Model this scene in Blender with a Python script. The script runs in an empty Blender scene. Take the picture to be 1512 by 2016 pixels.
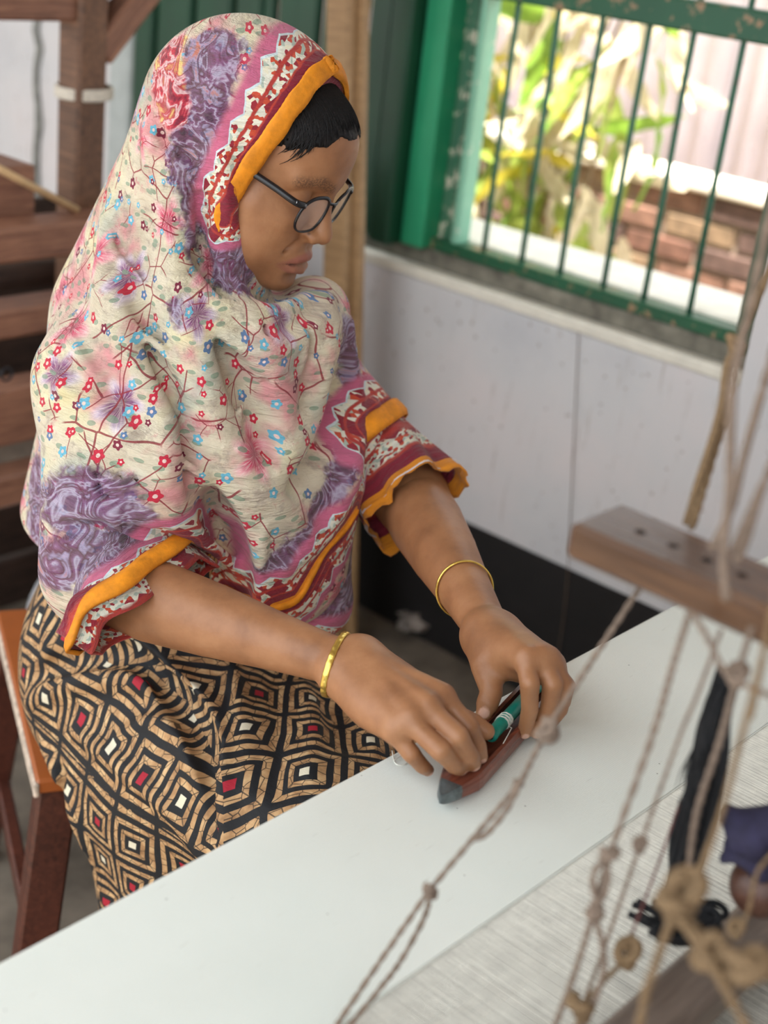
import bpy, bmesh, math, random
import numpy as np
from mathutils import Vector, Matrix

S = bpy.context.scene
COL = S.collection
# ------------------------------------------------------------------ camera
F = 2771.0                                   # focal length in pixels of the 1512 x 2016 frame
YAW, PITCH, ROLL = 0.69079924, 0.4142225, -0.12107745
CAM = np.array([0.0, 0.0, 1.5046])
def _rot(a, b, g):
    ca, sa, cb, sb, cg, sg = math.cos(a), math.sin(a), math.cos(b), math.sin(b), math.cos(g), math.sin(g)
    fwd = np.array([ca*cb, sa*cb, -sb]); right = np.array([sa, -ca, 0.0]); down = np.cross(fwd, right)
    return np.array([cg*right + sg*down, -sg*right + cg*down, fwd])
RC = _rot(YAW, PITCH, ROLL)
cd = bpy.data.cameras.new('camera'); cam = bpy.data.objects.new('camera', cd); COL.objects.link(cam)
cd.sensor_fit = 'VERTICAL'; cd.sensor_height = 36.0; cd.sensor_width = 27.0; cd.lens = F/2016*36.0
cd.clip_start = 0.05; cd.clip_end = 60
cd.dof.use_dof = True; cd.dof.focus_distance = 1.36; cd.dof.aperture_fstop = 3.7
mw = Matrix.Identity(4)
for i in range(3):
    mw[i][0] = RC[0][i]; mw[i][1] = -RC[1][i]; mw[i][2] = -RC[2][i]; mw[i][3] = CAM[i]
cam.matrix_world = mw
S.camera = cam
# ------------------------------------------------------------------ light
wd = bpy.data.worlds.new('sky'); S.world = wd; wd.use_nodes = True
bg = wd.node_tree.nodes['Background']; bg.inputs[0].default_value = (0.90, 0.96, 1.0, 1); bg.inputs[1].default_value = 1.0
sl = bpy.data.lights.new('sun', 'SUN'); sl.energy = 8.0; sl.angle = math.radians(3.0); sl.color = (1.0, 0.93, 0.82)
sun = bpy.data.objects.new('sun', sl); COL.objects.link(sun)
SUN_TO = Vector((-0.22, -0.10, 0.97)).normalized()          # direction towards the sun
sun.rotation_euler = SUN_TO.to_track_quat('Z', 'Y').to_euler()
vs = S.view_settings; vs.view_transform = 'Standard'; vs.look = 'None'; vs.gamma = 1.0; vs.use_curve_mapping = False; vs.exposure = 1.57

# ------------------------------------------------------------------ pixel to place helpers
def _dir(px, py): return RC.T @ np.array([px-756.0, py-1008.0, F])
def atz(px, py, z): d = _dir(px, py); return CAM + d*(z-CAM[2])/d[2]
def atx(px, py, x): d = _dir(px, py); return CAM + d*(x-CAM[0])/d[0]
def aty(px, py, y): d = _dir(px, py); return CAM + d*(y-CAM[1])/d[1]
def atd(px, py, dep): return CAM + _dir(px, py)*(dep/F)
def depth(p): return float((RC @ (np.asarray(p)-CAM))[2])
def V(*a): return np.array(a, float)

# ------------------------------------------------------------------ node helpers
def new_mat(name):
    m = bpy.data.materials.new(name); m.use_nodes = True
    nt = m.node_tree; b = nt.nodes['Principled BSDF']
    return m, nt, b
def nd(nt, typ, ins=None, **props):
    n = nt.nodes.new('ShaderNode'+typ)
    for k, v in props.items(): setattr(n, k, v)
    for k, v in (ins or {}).items():
        s = n.inputs[k]
        if isinstance(v, bpy.types.NodeSocket): nt.links.new(v, s)
        else: s.default_value = v
    return n
def ma(nt, op, a, b=0.0, c=0.0, clamp=False):
    n = nd(nt, 'Math', {0: a, 1: b, 2: c}, operation=op); n.use_clamp = clamp
    return n.outputs[0]
def c4(c): return (c[0], c[1], c[2], 1.0)
def srgb(r, g, b):
    f = lambda v: (v/255/12.92 if v/255 <= 0.04045 else ((v/255+0.055)/1.055)**2.4)
    return (f(r), f(g), f(b), 1.0)
def mix(nt, fac, a, b, mode='MIX'):
    n = nt.nodes.new('ShaderNodeMix'); n.data_type = 'RGBA'; n.blend_type = mode
    for idx, v in ((0, fac), (6, a), (7, b)):
        s = n.inputs[idx]
        if isinstance(v, bpy.types.NodeSocket): nt.links.new(v, s)
        else: s.default_value = v
    return n.outputs[2]
def ramp(nt, fac, stops, interp='LINEAR'):
    n = nt.nodes.new('ShaderNodeValToRGB'); n.color_ramp.interpolation = interp
    el = n.color_ramp.elements
    while len(el) < len(stops): el.new(0.5)
    for e, (p, c) in zip(el, stops):
        e.position = p; e.color = c if len(c) == 4 else c4(c)
    nt.links.new(fac, n.inputs[0])
    return n.outputs[0]
def sstep(nt, x, lo, hi):
    n = nd(nt, 'MapRange', {0: x, 1: lo, 2: hi, 3: 0.0, 4: 1.0}, interpolation_type='SMOOTHSTEP')
    return n.outputs[0]
def noise(nt, vec, scale, detail=3.0, rough=0.5, dist=0.0):
    return nd(nt, 'TexNoise', {'Vector': vec, 'Scale': scale, 'Detail': detail, 'Roughness': rough, 'Distortion': dist})
def coords(nt, kind='Object', scale=(1, 1, 1), rot=(0, 0, 0)):
    tc = nd(nt, 'TexCoord')
    mp = nd(nt, 'Mapping', {'Vector': tc.outputs[kind], 'Scale': scale, 'Rotation': rot})
    return mp.outputs[0]
def bump(nt, b, h, strength=0.3, dist=0.002):
    n = nd(nt, 'Bump', {'Strength': strength, 'Distance': dist, 'Height': h})
    nt.links.new(n.outputs[0], b.inputs['Normal'])

def plain(name, col, rough=0.6, var=0.25, scale=25.0, metal=0.0, bumps=0.15, stretch=(1, 1, 1)):
    """a colour with some soft mottling and relief"""
    m, nt, b = new_mat(name)
    co = coords(nt, 'Object', stretch)
    n = noise(nt, co, scale, 4, 0.6)
    dark = tuple(v*(1-var) for v in col[:3])+(1,); lite = tuple(min(1, v*(1+var)) for v in col[:3])+(1,)
    c = ramp(nt, n.outputs[0], [(0.3, dark), (0.7, lite)])
    nt.links.new(c, b.inputs['Base Color']); b.inputs['Roughness'].default_value = rough; b.inputs['Metallic'].default_value = metal
    if bumps: bump(nt, b, n.outputs[0], bumps, 0.004)
    return m
def wood(name, dark, lite, along='X', rough=0.55, scale=9.0):
    m, nt, b = new_mat(name)
    st = {'X': (1, 14, 14), 'Y': (14, 1, 14), 'Z': (14, 14, 1)}[along]
    co = coords(nt, 'Object', st)
    n1 = noise(nt, co, scale, 5, 0.65, 0.6)
    n2 = noise(nt, coords(nt, 'Object', (1, 1, 1)), 6.0, 3, 0.6)
    f = ma(nt, 'ADD', ma(nt, 'MULTIPLY', n1.outputs[0], 0.65), ma(nt, 'MULTIPLY', n2.outputs[0], 0.35))
    c = ramp(nt, f, [(0.33, dark), (0.52, tuple((a+q)/2 for a, q in zip(dark, lite))), (0.68, lite)])
    nt.links.new(c, b.inputs['Base Color']); b.inputs['Roughness'].default_value = rough
    bump(nt, b, n1.outputs[0], 0.25, 0.002)
    return m
def paint(name, col, under, amount=0.62, rough=0.45):
    """painted metal or wood with chips that show what is below"""
    m, nt, b = new_mat(name)
    co = coords(nt, 'Object')
    n = noise(nt, co, 28.0, 6, 0.7)
    n2 = noise(nt, co, 7.0, 3, 0.5)
    base = ramp(nt, n2.outputs[0], [(0.3, tuple(v*0.75 for v in col[:3])+(1,)), (0.7, col)])
    c = mix(nt, sstep(nt, n.outputs[0], amount, amount+0.05), base, under)
    nt.links.new(c, b.inputs['Base Color']); b.inputs['Roughness'].default_value = rough
    bump(nt, b, n.outputs[0], 0.2, 0.002)
    return m

# ------------------------------------------------------------------ object helpers
def tag(o, label=None, cat=None, group=None, kind=None):
    if label: o['label'] = label
    if cat: o['category'] = cat
    if group: o['group'] = group
    if kind: o['kind'] = kind
    return o
def empty(name, loc=(0, 0, 0)):
    o = bpy.data.objects.new(name, None); COL.objects.link(o); o.location = loc; o.empty_display_size = 0.05
    bpy.context.view_layer.update()
    return o
def link(name, me, mat=None, parent=None):
    o = bpy.data.objects.new(name, me); COL.objects.link(o)
    if mat is not None and not me.materials: me.materials.append(mat)
    if parent is not None:
        o.parent = parent; o.matrix_parent_inverse = Matrix.Translation(-Vector(parent.location)) if parent.type == 'EMPTY' else Matrix.Identity(4)
    return o
def from_bm(name, bm, mat, parent=None, smooth=False):
    bmesh.ops.recalc_face_normals(bm, faces=bm.faces)
    me = bpy.data.meshes.new(name); bm.to_mesh(me); bm.free()
    if smooth: me.shade_smooth()
    return link(name, me, mat, parent)
def box_bm(lo, hi, bev=0.0, bm=None, mat=None, seg=1):
    b2 = bmesh.new()
    bmesh.ops.create_cube(b2, size=1.0)
    lo = Vector(lo); hi = Vector(hi)
    for v in b2.verts: v.co = Vector([lo[i] + (v.co[i]+0.5)*(hi[i]-lo[i]) for i in range(3)])
    if bev: bmesh.ops.bevel(b2, geom=b2.edges[:], offset=bev, segments=seg, affect='EDGES', profile=0.5)
    if mat is not None: b2.transform(mat)
    if bm is None: return b2
    t = bpy.data.meshes.new('t'); b2.to_mesh(t); b2.free(); bm.from_mesh(t); bpy.data.meshes.remove(t)
    return bm
def box(name, lo, hi, mat, parent=None, bev=0.0, M=None):
    return from_bm(name, box_bm(lo, hi, bev, mat=M), mat, parent)
def frame_of(t):
    t = Vector(t).normalized(); a = Vector((0, 0, 1)) if abs(t.z) < 0.9 else Vector((1, 0, 0))
    u = t.cross(a).normalized(); return u, u.cross(t).normalized()
def tube_bm(pts, rad, n=8, bm=None, caps=True, flat=1.0):
    """a round tube along pts; rad is one number or one for each point"""
    bm = bm or bmesh.new()
    pts = [Vector(p) for p in pts]; k = len(pts)
    if not hasattr(rad, '__len__'): rad = [rad]*k
    rings = []; u = None
    for i in range(k):
        t = (pts[min(i+1, k-1)] - pts[max(i-1, 0)])
        if t.length < 1e-9: t = Vector((0, 0, 1))
        t.normalize()
        if u is None: u, w = frame_of(t)
        else:
            u = u - t*u.dot(t)
            if u.length < 1e-6: u, w = frame_of(t)
            u.normalize()
        w = t.cross(u)
        rings.append([bm.verts.new(pts[i] + (u*math.cos(2*math.pi*j/n) + w*math.sin(2*math.pi*j/n)*flat)*rad[i]) for j in range(n)])
    for a, b in zip(rings, rings[1:]):
        for j in range(n): bm.faces.new((a[j], a[(j+1) % n], b[(j+1) % n], b[j]))
    if caps:
        bm.faces.new(rings[0][::-1]); bm.faces.new(rings[-1])
    return bm
def tube(name, pts, rad, mat, parent=None, n=8, flat=1.0):
    return from_bm(name, tube_bm(pts, rad, n, flat=flat), mat, parent, True)
def smooth_path(pts, m=8):
    """Catmull-Rom through the points"""
    P = [np.asarray(p, float) for p in pts]; P = [2*P[0]-P[1]] + P + [2*P[-1]-P[-2]]
    out = []
    for i in range(1, len(P)-2):
        for s in range(m):
            t = s/m
            out.append(0.5*((2*P[i]) + (-P[i-1]+P[i+1])*t + (2*P[i-1]-5*P[i]+4*P[i+1]-P[i+2])*t*t + (-P[i-1]+3*P[i]-3*P[i+1]+P[i+2])*t**3))
    out.append(P[-2]); return out
def beam(name, a, b, w, h, mat, parent=None, bev=0.004, up=(0, 0, 1)):
    """a squared timber from a to b, w across and h along up"""
    a = Vector(a); b = Vector(b); t = (b-a).normalized(); upv = Vector(up); s = t.cross(upv).normalized(); upv = s.cross(t)
    M = Matrix.Identity(4)
    for i in range(3): M[i][0] = t[i]; M[i][1] = s[i]; M[i][2] = upv[i]; M[i][3] = a[i]
    L = (b-a).length
    bm = box_bm((0, -w/2, -h/2), (L, w/2, h/2), bev)
    bmesh.ops.recalc_face_normals(bm, faces=bm.faces)
    me = bpy.data.meshes.new(name); bm.to_mesh(me); bm.free()
    o = link(name, me, mat, parent)
    o.matrix_basis = M if parent is None else M
    return o
# ------------------------------------------------------------------ materials
WOOD_RED = wood('old_red_wood', srgb(92, 58, 46), srgb(176, 126, 100), 'X')
WOOD_RED_Z = wood('old_red_wood_upright', srgb(66, 46, 36), srgb(140, 100, 74), 'Z')
WOOD_TAN_Z = wood('tan_wood_upright', srgb(128, 98, 66), srgb(186, 150, 108), 'Z')
WOOD_DARK = wood('dark_wood', srgb(42, 30, 26), srgb(92, 70, 60), 'X')
WOOD_GREY = wood('worn_grey_wood', srgb(78, 66, 58), srgb(138, 122, 110), 'X')
STRING = plain('cotton_string', srgb(130, 112, 98), 0.9, 0.3, 300.0, bumps=0.5)
STRING_TAN = plain('tan_cord', srgb(126, 102, 74), 0.9, 0.3, 300.0, bumps=0.5)
STRING_RED = plain('maroon_thread', srgb(110, 66, 62), 0.9, 0.3, 300.0, bumps=0.3)
GREEN = paint('green_paint', srgb(46, 158, 112), srgb(196, 186, 150), 0.66)
GREEN_DK = paint('dark_green_paint', srgb(16, 70, 46), srgb(60, 84, 64), 0.72)
GREEN_BAR = paint('bar_green_paint', srgb(40, 104, 80), srgb(74, 66, 56), 0.6)
CREAM_CHIP = paint('green_paint_worn_to_wood', srgb(30, 92, 62), srgb(150, 122, 92), 0.56)
FLOOR_M = plain('concrete_floor', srgb(112, 102, 90), 0.85, 0.45, 9.0, bumps=0.4)
BLACK_M = plain('black_dado_paint', srgb(20, 17, 18), 0.55, 0.4, 12.0)

def wall_material():
    m, nt, b = new_mat('stained_whitewash')
    co = coords(nt, 'Object')
    n1 = noise(nt, co, 2.2, 5, 0.6)
    base = ramp(nt, n1.outputs[0], [(0.3, srgb(196, 196, 200)), (0.5, srgb(212, 210, 211)), (0.7, srgb(222, 214, 214))])
    # drips below the sill: stretched noise, and small brown splashes
    dr = noise(nt, coords(nt, 'Object', (1, 9, 1.2)), 5.0, 5, 0.7)
    base = mix(nt, ma(nt, 'MULTIPLY', sstep(nt, dr.outputs[0], 0.56, 0.74), 0.45), base, srgb(150, 134, 116))
    sp = nd(nt, 'TexVoronoi', {'Vector': co, 'Scale': 34.0}, feature='F1')
    r = ma(nt, 'MULTIPLY', noise(nt, co, 3.0, 2, 0.5).outputs[0], 0.34)
    msk = ma(nt, 'LESS_THAN', sp.outputs['Distance'], ma(nt, 'SUBTRACT', r, 0.075))
    base = mix(nt, ma(nt, 'MULTIPLY', msk, 0.45), base, srgb(128, 108, 92))
    nt.links.new(base, b.inputs['Base Color']); b.inputs['Roughness'].default_value = 0.85
    bump(nt, b, noise(nt, co, 30.0, 5, 0.6).outputs[0], 0.25, 0.004)
    return m
WALL_M = wall_material()
CONCRETE = plain('dirty_cement', srgb(120, 116, 104), 0.9, 0.5, 22.0, bumps=0.5)
PALE = plain('pale_sunlit_plaster', srgb(232, 226, 212), 0.8, 0.1, 20.0)  # white plaster; on ledge and sill the pale tone paints in daylight

# ------------------------------------------------------------------ the room
WX = 2.20                                    # inner face of the window wall
YR, YL = 1.085, 2.712                        # window opening
ZS, ZT = 0.805, 2.05
fl = box('floor', (-2.0, -2.2, -0.10), (2.2, 5.2, 0.0), FLOOR_M); tag(fl, kind='structure')
bm = box_bm((WX, -2.2, 0.0), (WX+0.22, 5.2, ZS))
box_bm((WX, -2.2, ZS), (WX+0.22, YR-0.03, 2.9), bm=bm)
box_bm((WX, YL, ZS), (WX+0.22, 5.2, 2.9), bm=bm)
box_bm((WX, YR-0.03, ZT), (WX+0.22, YL, 2.9), bm=bm)
w = from_bm('wall_right', bm, WALL_M); tag(w, kind='structure')
o = box('baseboard_right', (WX-0.004, -2.2, 0.0), (WX, 5.2, 0.314), BLACK_M); tag(o, kind='structure')
o = box('wall_front_light_block', (-2.0, -2.35, -0.1), (2.42, -2.2, 2.9), WALL_M); tag(o, kind='structure')  # unseen wall, added to block light from behind the camera
o = box('wall_left_light_block', (-2.12, -2.2, -0.1), (-2.0, 5.2, 0.75), WALL_M); tag(o, kind='structure')  # unseen low wall, added to cut low light from the open side
wb = box('wall_back', (-2.0, 5.2, -0.1), (2.42, 5.35, 2.9), WALL_M); tag(wb, kind='structure')
o = box('trim_1', (WX-0.035, YL+0.005, 0.0), (WX, YL+0.088, 2.9), plain('grey_plaster', srgb(178, 184, 182), 0.8, 0.1), bev=0.006); tag(o, kind='structure')
# crack of mould running down the plaster behind the other loom
pp = [atx(74+random.Random(i).uniform(-5, 5), 20+i*38, WX-0.006) for i in range(13)]
o = tube('trim_2', pp, [0.008+0.004*random.Random(i+40).random() for i in range(13)], plain('grey_pipe', srgb(140, 140, 134), 0.7, 0.4, 40), n=8); tag(o, kind='structure')

# window: frame, rails, bars
win = empty('window_1', (WX+0.04, (YR+1.86)/2, ZS)); tag(win, kind='structure')
FX0, FX1 = WX+0.025, WX+0.075
box('sill', (WX+0.03, YR-0.03, ZS-0.001), (WX+0.22, YL, ZS+0.038), CONCRETE, win, 0.004)
box('ledge', (WX-0.006, YR-0.03, ZS-0.022), (WX+0.03, YL, ZS+0.002), PALE, win, 0.004)
box('bottom_rail', (FX0, YR-0.02, ZS+0.038), (FX1, 1.86, ZS+0.062), CREAM_CHIP, win, 0.003)
box('outer_sill', (FX1, YR-0.02, ZS+0.03), (WX+0.26, YL, ZS+0.066), PALE, win, 0.004)
zt0, zt1 = 1.340, 1.392
box('transom', (FX0-0.005, YR-0.03, zt0), (FX1, 1.86, zt1), CREAM_CHIP, win, 0.004)
box('jamb', (FX0-0.03, 1.803, ZS+0.04), (FX1, 1.862, ZT), GREEN, win, 0.004)
box('jamb', (FX0+0.02, 1.772, ZS+0.06), (FX1+0.03, 1.803, ZT), paint('mid_green_peeling', srgb(70, 118, 92), srgb(206, 200, 178), 0.54), win, 0.003)
box('jamb', (FX0+0.005, 1.742, ZS+0.06), (FX1, 1.757, ZT), paint('pale_green_paint', srgb(140, 200, 170), srgb(210, 214, 196), 0.6), win, 0.003)
box('jamb', (FX0-0.01, YR-0.03, ZS+0.03), (FX1, YR+0.006, ZT), GREEN_DK, win, 0.003)
box('top_rail', (FX0, YR-0.03, ZT-0.05), (FX1, 1.86, ZT), CREAM_CHIP, win, 0.003)
for (px, py) in ((880, 472), (952, 494), (1025, 521), (1103, 537), (1189, 558), (1267, 590), (1355, 617)):
    y = atx(px, py, (FX0+FX1)/2)[1]
    rr = random.Random(int(px))
    tube('bar', [V((FX0+FX1)/2+rr.uniform(-.002, .002), y+rr.uniform(-.002, .002), z) for z in np.linspace(ZS+0.055, ZT-0.03, 7)], 0.0058, GREEN_BAR, win, 8)
# corrugated dark green shutter leaves closing the rest of the opening
sh = empty('window_2', (WX-0.02, 2.28, ZS+0.04)); tag(sh, kind='structure')
n = 13; ys = np.linspace(1.863, YL-0.002, n+1)
for i in range(n):
    d = 0.012 if i % 2 else 0.0
    box('shutter_plank', (WX-0.035+d, ys[i]+0.001, ZS+0.038), (WX-0.010+d, ys[i+1]-0.001, ZT), GREEN_DK, sh, 0.006)
box('shutter_post', (WX-0.045, 1.863, ZS+0.036), (WX+0.02, 1.915, ZT), GREEN_DK, sh, 0.006)
box('shutter_post', (WX-0.045, 2.28, ZS+0.036), (WX-0.005, 2.315, ZT), GREEN_DK, sh, 0.006)

# ------------------------------------------------------------------ outside the window
o = box('ceiling_sun_block', (-0.4, -2.35, 2.9), (2.42, 5.35, 3.0), plain('added_roof_boards', srgb(150, 140, 128), 0.8, 0.2)); tag(o, kind='structure')  # unseen roof, added to keep sun out; cut short for top light
gr = box('ground_outside', (-9, -9, -0.30), (12, 12, -0.10), plain('dry_earth', srgb(150, 128, 104), 0.95, 0.3, 12.0)); tag(gr, kind='structure')
BX = 3.75
bw = empty('wall_garden', (BX+0.06, 2.3, -0.02)); tag(bw, kind='structure')
box('mortar_core', (BX+0.008, 0.2, -0.02), (BX+0.11, 4.2, 0.80), plain('mortar', srgb(150, 134, 120), 0.95, 0.3, 40), bw)
brick_me = {}
for v in range(4):
    bmm = box_bm((0, 0, 0), (0.115, 0.232, 0.062), 0.006)
    bmesh.ops.recalc_face_normals(bmm, faces=bmm.faces)
    me = bpy.data.meshes.new('brick'); bmm.to_mesh(me); bmm.free()
    me.materials.append(plain('brick_%d' % v, (srgb(112, 80, 68), srgb(128, 96, 82), srgb(92, 72, 66), srgb(132, 110, 88))[v], 0.9, 0.35, 30))
    brick_me[v] = me
rr = random.Random(5)
for row in range(3, 11):
    for k in range(9):
        y = 1.55 + k*0.245 + (0.12 if row % 2 else 0)
        o = bpy.data.objects.new('brick', brick_me[rr.randrange(4)]); COL.objects.link(o); o.parent = bw
        o.matrix_parent_inverse = Matrix.Translation(-Vector(bw.location)); o.location = (BX-0.004+rr.uniform(-.004, .004), y, row*0.073)
box('coping', (BX-0.02, 0.2, 0.800), (BX+0.14, 4.2, 0.835), PALE, bw, 0.008)
fe = empty('corrugated_fence', (4.35, 2.6, 0)); tag(fe, 'pale lavender corrugated sheet fence beyond the brick garden wall', 'fence')
fm = plain('pale_sheet', srgb(236, 234, 240), 0.6, 0.06, 6.0)
for k in range(9):
    y0 = 0.6+k*0.44
    b2 = bmesh.new(); prev = None
    for j in range(23):
        y = y0 + 0.45*j/22; x = 4.35 + 0.016*math.cos(j*math.pi/2.2) + 0.004*(k % 2)
        a = b2.verts.new((x, y, -0.02)); c = b2.verts.new((x, y, 2.3))
        if prev: b2.faces.new((prev[0], a, c, prev[1]))
        prev = (a, c)
    bmesh.ops.solidify(b2, geom=b2.faces[:], thickness=0.004)
    from_bm('sheet', b2, fm, fe, True)
# leafy shrub: stems and single drooping leaves
def leaf_mat(name, col, col2):
    m, nt, b = new_mat(name)
    n = noise(nt, coords(nt, 'Object'), 40.0, 3, 0.6)
    nt.links.new(ramp(nt, n.outputs[0], [(0.35, col), (0.65, col2)]), b.inputs['Base Color'])
    b.inputs['Roughness'].default_value = 0.5
    b.inputs['Transmission Weight'].default_value = 0.0
    tr = nd(nt, 'BsdfTranslucent', {'Color': col2}); ms = nd(nt, 'MixShader', {0: 0.4, 1: b.outputs[0], 2: tr.outputs[0]})
    nt.links.new(ms.outputs[0], nt.nodes['Material Output'].inputs[0])
    return m
LEAFM = [leaf_mat('leaf_lime', srgb(124, 154, 60), srgb(178, 196, 100)), leaf_mat('leaf_dry', srgb(186, 172, 140), srgb(232, 222, 196)),
         leaf_mat('leaf_green', srgb(84, 124, 44), srgb(140, 176, 70)), leaf_mat('leaf_yellow', srgb(200, 186, 50), srgb(232, 216, 90)), leaf_mat('leaf_pale_mint', srgb(150, 196, 160), srgb(220, 236, 214))]
def leaf_mesh(name, L, Wd, mat, curl, fold):
    b2 = bmesh.new(); N = 7; rows = []
    for i in range(N+1):
        t = i/N; wdt = Wd*math.sin(math.pi*min(1, t*0.93+0.05))**0.8*(1-0.35*t)
        c = Vector((L*t, 0, -curl*L*t*t))
        rows.append([b2.verts.new(c+Vector((0, s*wdt/2, fold*abs(s)*wdt/2 + 0.004*math.sin(i*2.1)*s))) for s in (-1, 0, 1)])
    for a, c in zip(rows, rows[1:]):
        for j in range(2): b2.faces.new((a[j], a[j+1], c[j+1], c[j]))
    bmesh.ops.recalc_face_normals(b2, faces=b2.faces)
    me = bpy.data.meshes.new(name); b2.to_mesh(me); b2.free(); me.shade_smooth(); me.materials.append(mat)
    return me
LEAVES = [[leaf_mesh('leaf', 0.19, 0.062, m, c, f) for c, f in ((0.25, 0.25), (0.6, 0.5), (0.1, -0.3))] for m in LEAFM]
def put_leaf(parent, kind, loc, direction, scale, r):
    me = LEAVES[kind][r.randrange(3)]
    o = bpy.data.objects.new('leaf', me); COL.objects.link(o); o.parent = parent
    o.matrix_parent_inverse = Matrix.Translation(-Vector(parent.location))
    q = Vector(direction).to_track_quat('X', 'Z')
    o.location = Vector(loc); o.rotation_mode = 'QUATERNION'
    from mathutils import Quaternion
    o.rotation_quaternion = q @ Quaternion((1, 0, 0), r.uniform(-2.2, 2.2)); o.scale = (scale,)*3
    return o
BARK = plain('shrub_bark', srgb(140, 120, 96), 0.9, 0.3, 40)
rr = random.Random(11)
def shrub(name, label, base, stems, leaves, kinds, spread, hz, group=None):
    root = empty(name, base); tag(root, label, 'shrub', group)
    b = Vector(base); tips = []
    for i in range(stems):
        e = b + Vector((rr.uniform(-.15, .15), rr.uniform(-1, 1)*spread, hz*rr.uniform(0.75, 1.05)))
        mid = (b+e)/2 + Vector((rr.uniform(-.05, .05), rr.uniform(-.1, .1), 0.05))
        path = smooth_path([b, mid, e], 6); tips.append(path)
        tube('stem', path, list(np.linspace(0.011, 0.004, len(path))), BARK, root, 6)
    for i in range(leaves):
        path = tips[i % stems]; p = Vector(path[rr.randrange(4, len(path))]) + Vector((rr.uniform(-.12, .12), rr.uniform(-.13, .13), rr.uniform(-.1, .1)))
        k = rr.choice(kinds)
        d = (rr.uniform(-.6, .5), rr.uniform(-.6, .6), rr.uniform(-1.0, -.2) if k == 1 else rr.uniform(-.9, .5))
        put_leaf(root, k, p, d, rr.uniform(0.8, 1.4), rr)
    return root
shrub('leafy_shrub', 'tall shrub with drooping lime and withered pale leaves outside the barred window', (3.15, 2.24, -0.02), 10, 270, [0, 1, 1, 1, 2, 3, 0, 1], 0.36, 1.75)
shrub('leafy_shrub', 'brown twiggy shrub with withered leaves beside the green window jamb', (3.35, 2.86, -0.02), 5, 60, [1, 1, 0, 2], 0.2, 1.5)
def seedling(loc, label, kinds, nl, sc, ls):
    root = empty('seedling', loc); tag(root, label, 'plant'); b = Vector(loc)
    tube('stem', [b, b+Vector((0.01, 0, 0.1*sc)), b+Vector((0, 0.01, 0.2*sc))], 0.004, BARK, root, 6)
    for i in range(nl):
        a = i*2.4; put_leaf(root, kinds[i % len(kinds)], b+Vector((0, 0, (0.05+0.17*i/nl)*sc)), (math.cos(a), math.sin(a), 0.5), ls, rr)
p = atx(1240, 590, 3.3); seedling((3.3, p[1], -0.02), 'small bright green seedling in front of the brick garden wall', [0, 4, 2], 11, 2.6, 0.55)
p = atx(1440, 600, 2.66); seedling((2.66, p[1], -0.02), 'pale mint broad-leaved plant close outside the window corner', [4], 9, 3.7, 0.62)
# ------------------------------------------------------------------ the loom in front
ZC, YE, YF, YB = 0.80, 0.661, 0.457, 0.308        # cloth height, breast-beam edge, fell line, batten
CX0, CX1 = 0.10, 1.72
def cloth_material():
    m, nt, b = new_mat('white_handloom_cotton')
    co = coords(nt, 'Object')
    wx = nd(nt, 'TexWave', {'Vector': co, 'Scale': 210.0, 'Distortion': 0.6, 'Detail': 1.0, 'Detail Scale': 4.0}, wave_type='BANDS', bands_direction='X')
    wy = nd(nt, 'TexWave', {'Vector': co, 'Scale': 170.0, 'Distortion': 0.6, 'Detail': 1.0, 'Detail Scale': 4.0}, wave_type='BANDS', bands_direction='Y')
    h = ma(nt, 'ADD', wx.outputs[0], wy.outputs[0])
    n = noise(nt, co, 3.0, 4, 0.6)
    c = ramp(nt, n.outputs[0], [(0.3, srgb(230, 236, 229)), (0.7, srgb(240, 243, 236))])
    c = mix(nt, ma(nt, 'MULTIPLY', ma(nt, 'SUBTRACT', 1.0, sstep(nt, h, 0.3, 1.0)), 0.16), c, srgb(150, 148, 138))
    sl_ = noise(nt, coords(nt, 'Object', (0.3, 3, 1)), 120.0, 2, 0.5)
    c = mix(nt, ma(nt, 'MULTIPLY', sstep(nt, sl_.outputs[0], 0.70, 0.78), 0.3), c, srgb(168, 162, 150))
    fl_ = nd(nt, 'TexVoronoi', {'Vector': co, 'Scale': 60.0}, feature='F1')
    rnd = nd(nt, 'SeparateColor', {0: fl_.outputs['Color']})
    spk = ma(nt, 'MULTIPLY', ma(nt, 'LESS_THAN', fl_.outputs['Distance'], 0.05), ma(nt, 'GREATER_THAN', rnd.outputs[0], 0.75))
    c = mix(nt, ma(nt, 'MULTIPLY', spk, 0.6), c, srgb(96, 92, 84))
    nt.links.new(c, b.inputs['Base Color']); b.inputs['Roughness'].default_value = 0.9
    bump(nt, b, ma(nt, 'ADD', h, ma(nt, 'MULTIPLY', sl_.outputs[0], 1.4)), 0.22, 0.0006)
    return m
CLOTH = cloth_material()
bm = bmesh.new()
prof = [(YF, ZC)] + [(YF + (YE-0.012-YF)*i/8, ZC + 0.0006*math.sin(i*1.7)) for i in range(1, 9)]
for i in range(1, 7):
    a = math.pi/2*(1-i/6*1.25); prof.append((YE-0.012+0.012*math.cos(a), ZC-0.012+0.012*math.sin(a)))
prof += [(YE-0.012, ZC-0.06), (YE-0.045, ZC-0.11)]
xs = np.linspace(CX0, CX1, 49); grid = []
for x in xs:
    col = []
    for k, (y, z) in enumerate(prof):
        dz = 0.0012*math.sin(x*23+k)*(1 if 0 < k < 8 else 0)
        col.append(bm.verts.new((x, y, z+dz)))
    grid.append(col)
for a, c in zip(grid, grid[1:]):
    for k in range(len(prof)-1): bm.faces.new((a[k], c[k], c[k+1], a[k+1]))
cl = from_bm('woven_cloth', bm, CLOTH, None, True)
tag(cl, 'finished white cotton cloth stretched over the breast beam of the handloom', 'cloth')
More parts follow.
